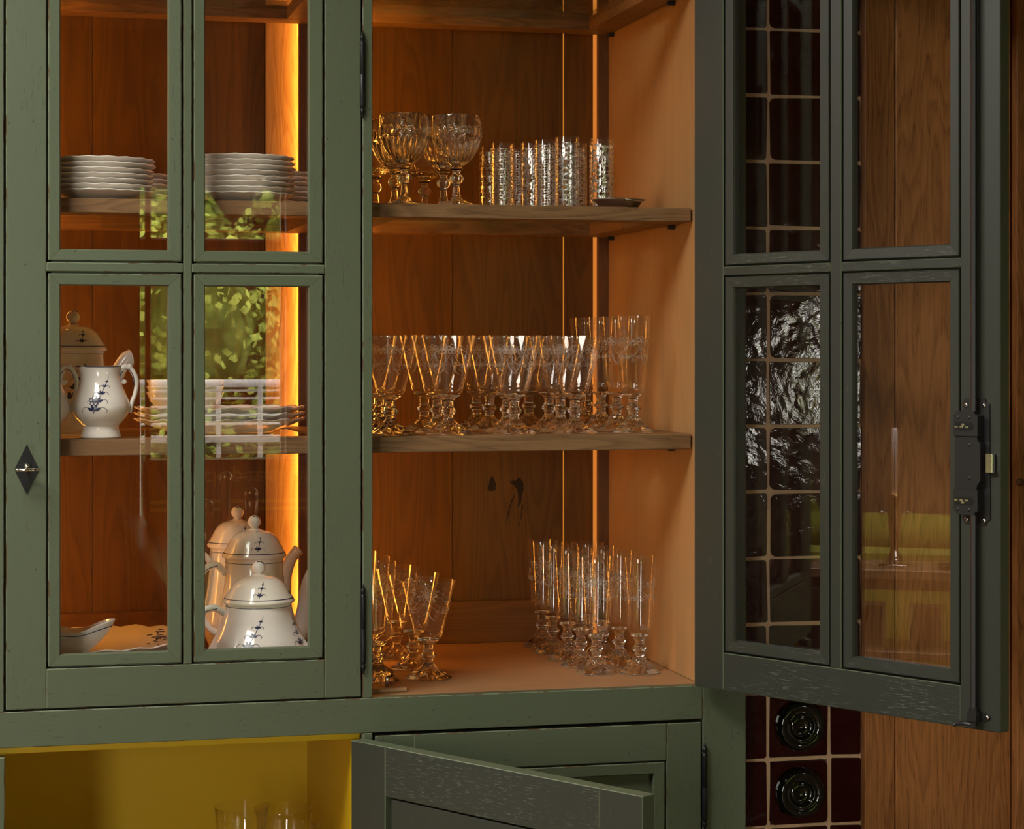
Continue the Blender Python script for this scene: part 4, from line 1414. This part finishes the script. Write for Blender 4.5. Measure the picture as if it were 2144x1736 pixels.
OV = platter_mesh(.145, .022, 16, 0.72)
for k in range(3):
    o = link('oval_platter', OV, None, (.3640, .31, S2 + .010 * k), (0, 0, 0.02 * k))
    tag(o, 'oval porcelain platter on the middle shelf, %s of the pile' % ['bottom', 'middle', 'top'][k], 'platter', 'oval platters on the middle shelf')
BL = MB().lathe([(0, .001), (.028, .001), (.030, 0), (.032, .002), (.045, .010), (.060, .026), (.066, .040), (.0662, .0412), (.064, .041), (.057, .027), (.043, .013), (0, .006)], 48).mesh('bowl', [M['porcelain']], True, False)
for k in range(3):
    o = link('soup_bowl', BL, None, (.3050, .31, S2 + .028 + .0105 * k))
    tag(o, 'porcelain soup bowl nested on the platters, %s of three' % ['lowest', 'middle', 'topmost'][k], 'bowl', 'nested soup bowls')
# big platters and the sauce boat on the cabinet floor
BP = platter_mesh(.168, .030, 18, 0.86, 'big_platter')
for k in range(4):
    o = link('serving_platter', BP, None, (.170, .285, FL + .0135 * k), (0, 0, 0.3 * k))
    tag(o, 'large scalloped serving platter on the cabinet floor, %s' % ['lowest in the pile', 'second in the pile', 'third in the pile', 'topmost with blue sprig'][k], 'platter', 'serving platters on the cabinet floor')
    if k == 3:
        mb = MB()
        fl_ = [(0.0, 0.0), (0.2, 0.0)]
        for q in range(26):
            a, rr = rg.uniform(0, 2 * PI), rg.uniform(0, 1)
            px, py = .092 + .022 * rr * math.cos(a), .070 + .030 * rr * math.sin(a)
            ca, sa = math.cos(a * 3), math.sin(a * 3)
            ln, wd_ = .006, .0016
            rr_ = math.hypot(px, py / 0.86)
            zz = .0105 + max(0, rr_ - .1075) * 0.45
            mb.prism([(px - ca * ln, py - sa * ln), (px - sa * wd_, py + ca * wd_), (px + ca * ln, py + sa * ln), (px + sa * wd_, py - ca * wd_)], lambda a_, b_, d_: (a_, b_, d_), zz, zz + .0012)
        mb.build('cobalt_sprig', M['cobalt'], o, rot=(0, 0, -0.9))


def boatmod(r, z, a, i):
    k = max(0.0, math.cos(a)) ** 4
    m_ = max(0, z / .052)
    return r * (1 + 0.42 * k * m_), z + (0.010 * k + 0.004 * math.cos(2 * a) - .001 * math.cos(5 * a)) * m_ ** 2


e = thing('sauce_boat', 'white porcelain sauce boat with wavy rim in front of the serving platters', 'sauce boat', (.1065, .150, FL + .0545), -0.12)
sbp = spline([(.024, 0), (.026, .002), (.024, .008), (.036, .022), (.047, .038), (.051, .052)], 4)
MB().lathe([(0, .001), (.02, .001)] + sbp + [(.0505, .0535), (.049, .0535), (.044, .038), (.030, .020), (0, .014)], 56, boatmod, sy=0.62).build('body', M['porcelain'], e, True, False)
MB().lathe([(rad_at(sbp, .046) + .0006, .0455), (rad_at(sbp, .047) + .0006, .0468)], 56, boatmod, sy=0.62).build('rim_line', M['cobalt'], e)

# ------------------------------------------------------------------ wine bottles laid in the tiled pier
bpf = [(0, .012), (.010, .0112), (.014, .006), (.0165, .0105), (.0185, .0105), (.0205, .004), (.0245, .0015), (.0270, .004), (.0290, .0025), (.0345, .0), (.0400, .003), (.0430, .010), (.0438, .022), (.0438, .17), (.040, .20), (.028, .235), (.018, .265), (.0150, .290), (.0146, .310), (.0165, .312), (.0165, .322), (.013, .324), (0, .324)]
for j, lab in ((3, 'dark wine bottle lying in the upper tiled hole, base outwards'), (2, 'dark wine bottle lying in the lower tiled hole, base outwards')):
    cx_, yf_, cz_ = BOTTLES[j]
    e = thing('wine_bottle', lab, 'bottle', (cx_, 0.063, cz_), 0, 'wine bottles laid in the tiled pier', rot=(-PI / 2, 0, 0))
    MB().lathe(bpf[:12], 48).build('base', M['bottle'], e, True, False)
    MB().lathe(bpf[11:], 32).build('body', M['bottle'], e, True, False)

# ------------------------------------------------------------------ the room mirrored in the closed door's panes
# garden terrace beyond window_1
g0 = structure(MB().box(-14, 14, -30, YF - 0.3, -0.3, -0.2).build('ground', M['soil']))
e = thing('terrace_railing', 'white tubular terrace railing outside the window', 'railing', (1.1, -7.5, 0.0))
MB().tube([(-1.6, 0, 1.285), (0.30, 0, 1.285)], 0.020, 12).build('handrail', M['white'], e, True)
for z in (1.248, 1.208, 1.166, 1.123, 1.079):
    MB().tube([(-1.6, 0.0, z), (0.30, 0.0, z)], 0.0062, 8).build('rail', M['white'], e, True)
for x in (-1.2, -0.43, -0.028, 0.183):
    MB().cbox(x - 0.012, x + 0.012, 0.012, 0.03, -0.2, 1.27, 0.002).build('post', M['white'], e)
MB().cbox(-1.6, 0.30, -0.04, 0.04, 0.985, 1.02, 0.003).build('kerb', M['white'], e)


def tree(label, x, y, h, R, leaf, seed, n, lo=0.9, size=(.03, .055)):
    r = random.Random(seed)
    e = thing('tree', label, 'tree', (x, y, -0.2), 0, 'garden trees beyond the terrace')
    MB().tube([(0, 0, 0), (.1, 0, h * .3), (0, .1, h * .6), (.1, 0, h * .95)], [.2, .15, .10, .03], 10).build('trunk', M['bark'], e, True)
    br = MB()
    blobs = []
    for k in range(44):
        a, q = r.uniform(0, 2 * PI), r.uniform(.2, 1)
        zc = r.uniform(lo, h)
        c = (R * q * math.cos(a), R * q * math.sin(a), zc)
        blobs.append((c, r.uniform(.35, .8) * R * .55))
        br.tube([(0, 0, max(zc - 1.0, .3)), (c[0] * .5, c[1] * .5, zc - .35), c], [.06, .04, .01], 6)
    br.build('branches', M['bark'], e, True)
    core = MB()
    for c, rr in blobs:
        q = rr * .62
        core.lathe([(0, -q), (.5 * q, -.86 * q), (.87 * q, -.5 * q), (q, 0), (.87 * q, .5 * q), (.5 * q, .86 * q), (0, q)], 9, None, c[0], c[1], c[2])
    core.build('inner_foliage', M['leaf_b'], e, False, False)['kind'] = 'stuff'
    mb = MB()
    for k in range(n):
        c, rr = blobs[int(r.random() * len(blobs))]
        d = Vector((r.gauss(0, 1), r.gauss(0, 1), r.gauss(0, 1))).normalized() * rr * r.uniform(.6, 1.05)
        p = Vector(c) + d
        u = Vector((r.gauss(0, 1), r.gauss(0, 1), r.gauss(0, .5))).normalized()
        v = u.cross(d).normalized()
        s = r.uniform(*size)
        b = len(mb.v)
        mb.v += [tuple(p - u * s), tuple(p + v * s * .7), tuple(p + u * s), tuple(p - v * s * .7)]
        mb.f.append((b, b + 1, b + 2, b + 3))
        mb.mi.append(0)
    o = mb.build('foliage', leaf, e, False, False)
    o['kind'] = 'stuff'
    return e


tree('bright green maple tree beyond the terrace railing', 1.55, -10.9, 4.4, 2.0, M['leaf_a'], 1, 60000, 0.6, (.024, .044))
tree('dark green linden tree deeper in the garden', 4.6, -15.0, 5.0, 2.2, M['leaf_b'], 2, 9000)
tree('light green maple tree towards the house corner', -1.1, -14.0, 4.4, 1.7, M['leaf_a'], 3, 7000)
tree('tall dark linden tree closing the garden view', 1.6, -20.5, 6.0, 2.8, M['leaf_b'], 4, 9000)
tree('low round shrub added by the railing to hide a strip of sky', -1.15, -9.3, 2.3, 0.6, M['leaf_b'], 6, 9000, 0.5, (.02, .035))  # added to keep a bright sky streak off the table top
_r = random.Random(9)
e = thing('hedge', 'tall clipped dark hedge closing off the garden', 'hedge', (2.0, -24.5, -0.2))
MB().cbox(-9, 9, -.5, .5, 0, 5.6, .3).build('hedge_core', M['leaf_a'], e)
_m = MB()
for k in range(9000):
    p = Vector((_r.uniform(-9, 9), _r.uniform(.4, .75), _r.uniform(0, 5.8)))
    u = Vector((_r.gauss(0, 1), _r.gauss(0, .6), _r.gauss(0, 1))).normalized() * _r.uniform(.06, .14)
    v = u.cross(Vector((_r.gauss(0, 1), 1, _r.gauss(0, 1)))).normalized() * .07
    b = len(_m.v)
    _m.v += [tuple(p - u), tuple(p + v), tuple(p + u), tuple(p - v)]
    _m.f.append((b, b + 1, b + 2, b + 3))
    _m.mi.append(0)
_o = _m.build('foliage', M['leaf_a'], e, False, False)
_o['kind'] = 'stuff'

# pendant lamp of glass beads
e = thing('pendant_lamp', 'beaded basket pendant lamp hanging before the window', 'lamp', (0.8318, -4.5, 1.90))
MB().lathe([(0, 0), (.008, .004), (.010, .012), (.004, .020), (.010, .028), (.018, .034), (.040, .065), (.075, .115), (.105, .165), (.104, .168), (.072, .118), (.037, .068), (0, .045)], 32).build('basket', M['dark_frame'], e, True)
MB().lathe([(.110, .165), (.118, .165), (.118, .21), (.110, .21)], 32).build('ring', M['brass'], e, True)
MB().tube([(0, 0, .2), (0, 0, ZT - 1.90)], .004, 8).build('cord', M['iron'], e)
for k in range(3):
    a = 2 * PI * k / 3
    MB().tube([(.112 * math.cos(a), .112 * math.sin(a), .2), (0, 0, .45)], .002, 6).build('chain', M['brass'], e)

# dining table with tin, tap-like grinder and mills
e = thing('dining_table', 'long polished walnut dining table in the room', 'table', (1.15, -3.95, 0.0))
MB().cbox(-.70, .90, -1.35, 1.85, .745, .785, .004).build('table_top', M['table'], e)
for x in (-.62, .82):
    for y in (-1.25, 1.75):
        MB().cbox(x - .035, x + .035, y - .035, y + .035, 0, .7448, .004).build('leg', M['table'], e)
TT = .7853
e = thing('bread_tin', 'black tin with yellow stripes and lettering on the dining table', 'tin', (0.95, -4.85, TT), 0.0)
MB().cbox(-.42, .42, -.10, .10, 0, .25, .02).build('tin_body', M['black_tin'], e)
for z in (.055, .085):
    MB().box(-.405, .405, .1002, .1012, z, z + .014).build('stripe', M['yellow_print'], e)
fc = bpy.data.curves.new('lettering', 'FONT')
fc.body = 'Backspezialit\u00e4ten'
fc.size = .085
fc.align_x = 'CENTER'
fc.extrude = .0006
fo = bpy.data.objects.new('lettering', fc)
COL.objects.link(fo)
fo.parent = e
fo.data.materials.append(M['yellow_print'])
fo.location = (0, .1010, .205)
fo.rotation_euler = (-PI / 2, 0, 0)   # tin stands upside down
bpy.context.view_layer.update()
_me = bpy.data.meshes.new_from_object(fo.evaluated_get(bpy.context.evaluated_depsgraph_get()))
fm = link('lettering', _me, e, fo.location, fo.rotation_euler)
bpy.data.objects.remove(fo)
fm.name = 'lettering'
e = thing('brass_grinder', 'brass lever grinder standing on the dining table', 'grinder', (0.754, -4.0, TT))
MB().lathe([(0, 0), (.05, 0), (.05, .012), (.022, .02), (.016, .05), (.016, .19), (.022, .2), (.022, .235), (.014, .245), (0, .246)], 24).build('column', M['brass'], e, True)
MB().tube([(0, .0, .222), (.16, .0, .226)], .006, 10).build('lever', M['brass'], e, True)
for x, h, lab in ((.69, .15, 'short brass pepper mill on the dining table'), (.845, .19, 'tall brass pepper mill on the dining table')):
    e = thing('pepper_mill', lab, 'mill', (x, -4.03, TT), 0, 'pepper mills on the dining table')
    MB().lathe([(0, 0), (.024, 0), (.024, .01), (.016, .03), (.014, .06), (.02, .09), (.024, h - .05), (.02, h - .045)], 20).build('body', M['brass'], e, True)
    MB().lathe([(0, h - .046), (.02, h - .044), (.024, h - .03), (.022, h - .012), (.01, h), (0, h)], 20).build('cap', M['brass'], e, True)

# ------------------------------------------------------------------ the room mirrored in the open door's panes
e = thing('console_table', 'narrow oak console table with lower shelf behind the sofa', 'console', (-2.72, -0.22, 0))
MB().cbox(-.17, .17, -.68, .68, .690, .722, .003).build('table_top', M['console'], e)
MB().cbox(-.16, .16, -.66, .66, .655, .6898, .003).build('apron', M['console_dark'], e)
MB().cbox(-.16, .16, -.66, .66, .425, .450, .003).build('lower_shelf', M['console'], e)
for x in (-.145, .145):
    for y in (-.645, .645):
        MB().cbox(x - .02, x + .02, y - .02, y + .02, 0, .6548, .003).build('leg', M['console_dark'], e)
e = thing('candlestick', 'silver candlestick with glass drip arms on the console table', 'candlestick', (-2.66, .165, .7222))
MB().cbox(-.048, .048, -.048, .048, 0, .012, .003).lathe([(.030, .012), (.034, .018), (.026, .030), (.020, .040), (.014, .055)], 20).build('base', M['chrome'], e, True)
MB().lathe([(.014, .055), (.012, .08), (.018, .12), (.024, .165), (.015, .185), (.012, .2), (.022, .225), (.028, .25), (.026, .25), (.0, .235)], 20).build('stem', M['brass'], e, True)
for s in (-1, 1):
    MB().tube([(0, s * .015, .178), (0, s * .045, .185), (0, s * .055, .180)], .0035, 8).build('drip_arm', M['chrome'], e, True)
tag(MB().lathe([(0, 0), (.0125, 0), (.0100, .225), (.006, .232), (0, .234)], 20).build('candle', M['candle'], None, True, True, (-2.66, .165, .7222 + .236)), 'pale pink taper candle in the silver candlestick', 'candle')
e = tag(MB().lathe([(0, .004), (.03, 0), (.05, .012), (.052, .014), (.03, .005), (0, .007)], 28).build('trinket_dish', M['chrome'], None, True, True, (-2.66, -.02, .7223)), 'small silver dish on the console table', 'dish')
for y, lab in ((.245, 'silver-framed portrait on the console shelf, next to the sofa arm'), (.055, 'silver-framed photograph on the console shelf, below the candlestick')):
    e = thing('picture_frame', lab, 'picture frame', (-2.62, y, .4502), 0, 'framed photographs on the console shelf', rot=(0, -0.12, 0))
    for a0, a1, b0, b1 in ((-.055, .055, 0, .012), (-.055, .055, .143, .155), (-.055, -.043, .012, .143), (.043, .055, .012, .143)):
        MB().cbox(-.006, .006, a0, a1, b0, b1, .0015).build('frame_side', M['chrome'], e)
    MB().box(-.003, .003, -.043, .043, .012, .143).build('photograph', M['photo'], e)

e = thing('sofa', 'lime green velvet sofa with rolled back and tufted arm', 'sofa', (-3.6, -0.55, 0))


def rounded(x0, x1, y0, y1, z0, z1, r):
    return MB().cbox(x0, x1, y0, y1, z0, z1, r)


rounded(-.55, .30, -1.2, 1.2, .12, .42, .06).build('seat', M['velvet'], e)
rounded(.22, .46, -1.22, 1.22, .10, .79, .07).build('backrest', M['velvet'], e)
MB().tube([(.36, -1.23, .775), (.36, 1.23, .775)], .085, 20).build('back_roll', M['velvet'], e, True)
for s in (-1, 1):
    rounded(-.55, .30, s * 1.22 - .1, s * 1.22 + .1, .10, .66, .06).build('arm', M['velvet'], e)
for k in range(7):
    MB().tube([(-.50 + k * .12, 1.20, .66), (-.50 + k * .12, 1.32, .84), (-.50 + k * .12, 1.30, .98)], [.07, .085, .06], 12).build('tuft', M['velvet'], e, True)
for x in (-.48, .38):
    for y in (-1.1, 1.1):
        MB().lathe([(0, 0), (.025, 0), (.03, .12), (0, .121)], 12, None, x, y).build('leg', M['console_dark'], e)
for y, lab in ((-.35, 'orange cushion leaning on the sofa back, near the candlestick'), (-1.0, 'orange cushion at the far end of the sofa')):
    o = MB().lathe([(0, -.07), (.12, -.06), (.20, -.02), (.215, 0), (.20, .02), (.12, .06), (0, .07)], 24).build('cushion', M['cushion'], None, True, True, (-3.50, y, .68), (0, 1.25, 0))
    tag(o, lab, 'cushion', 'orange sofa cushions')
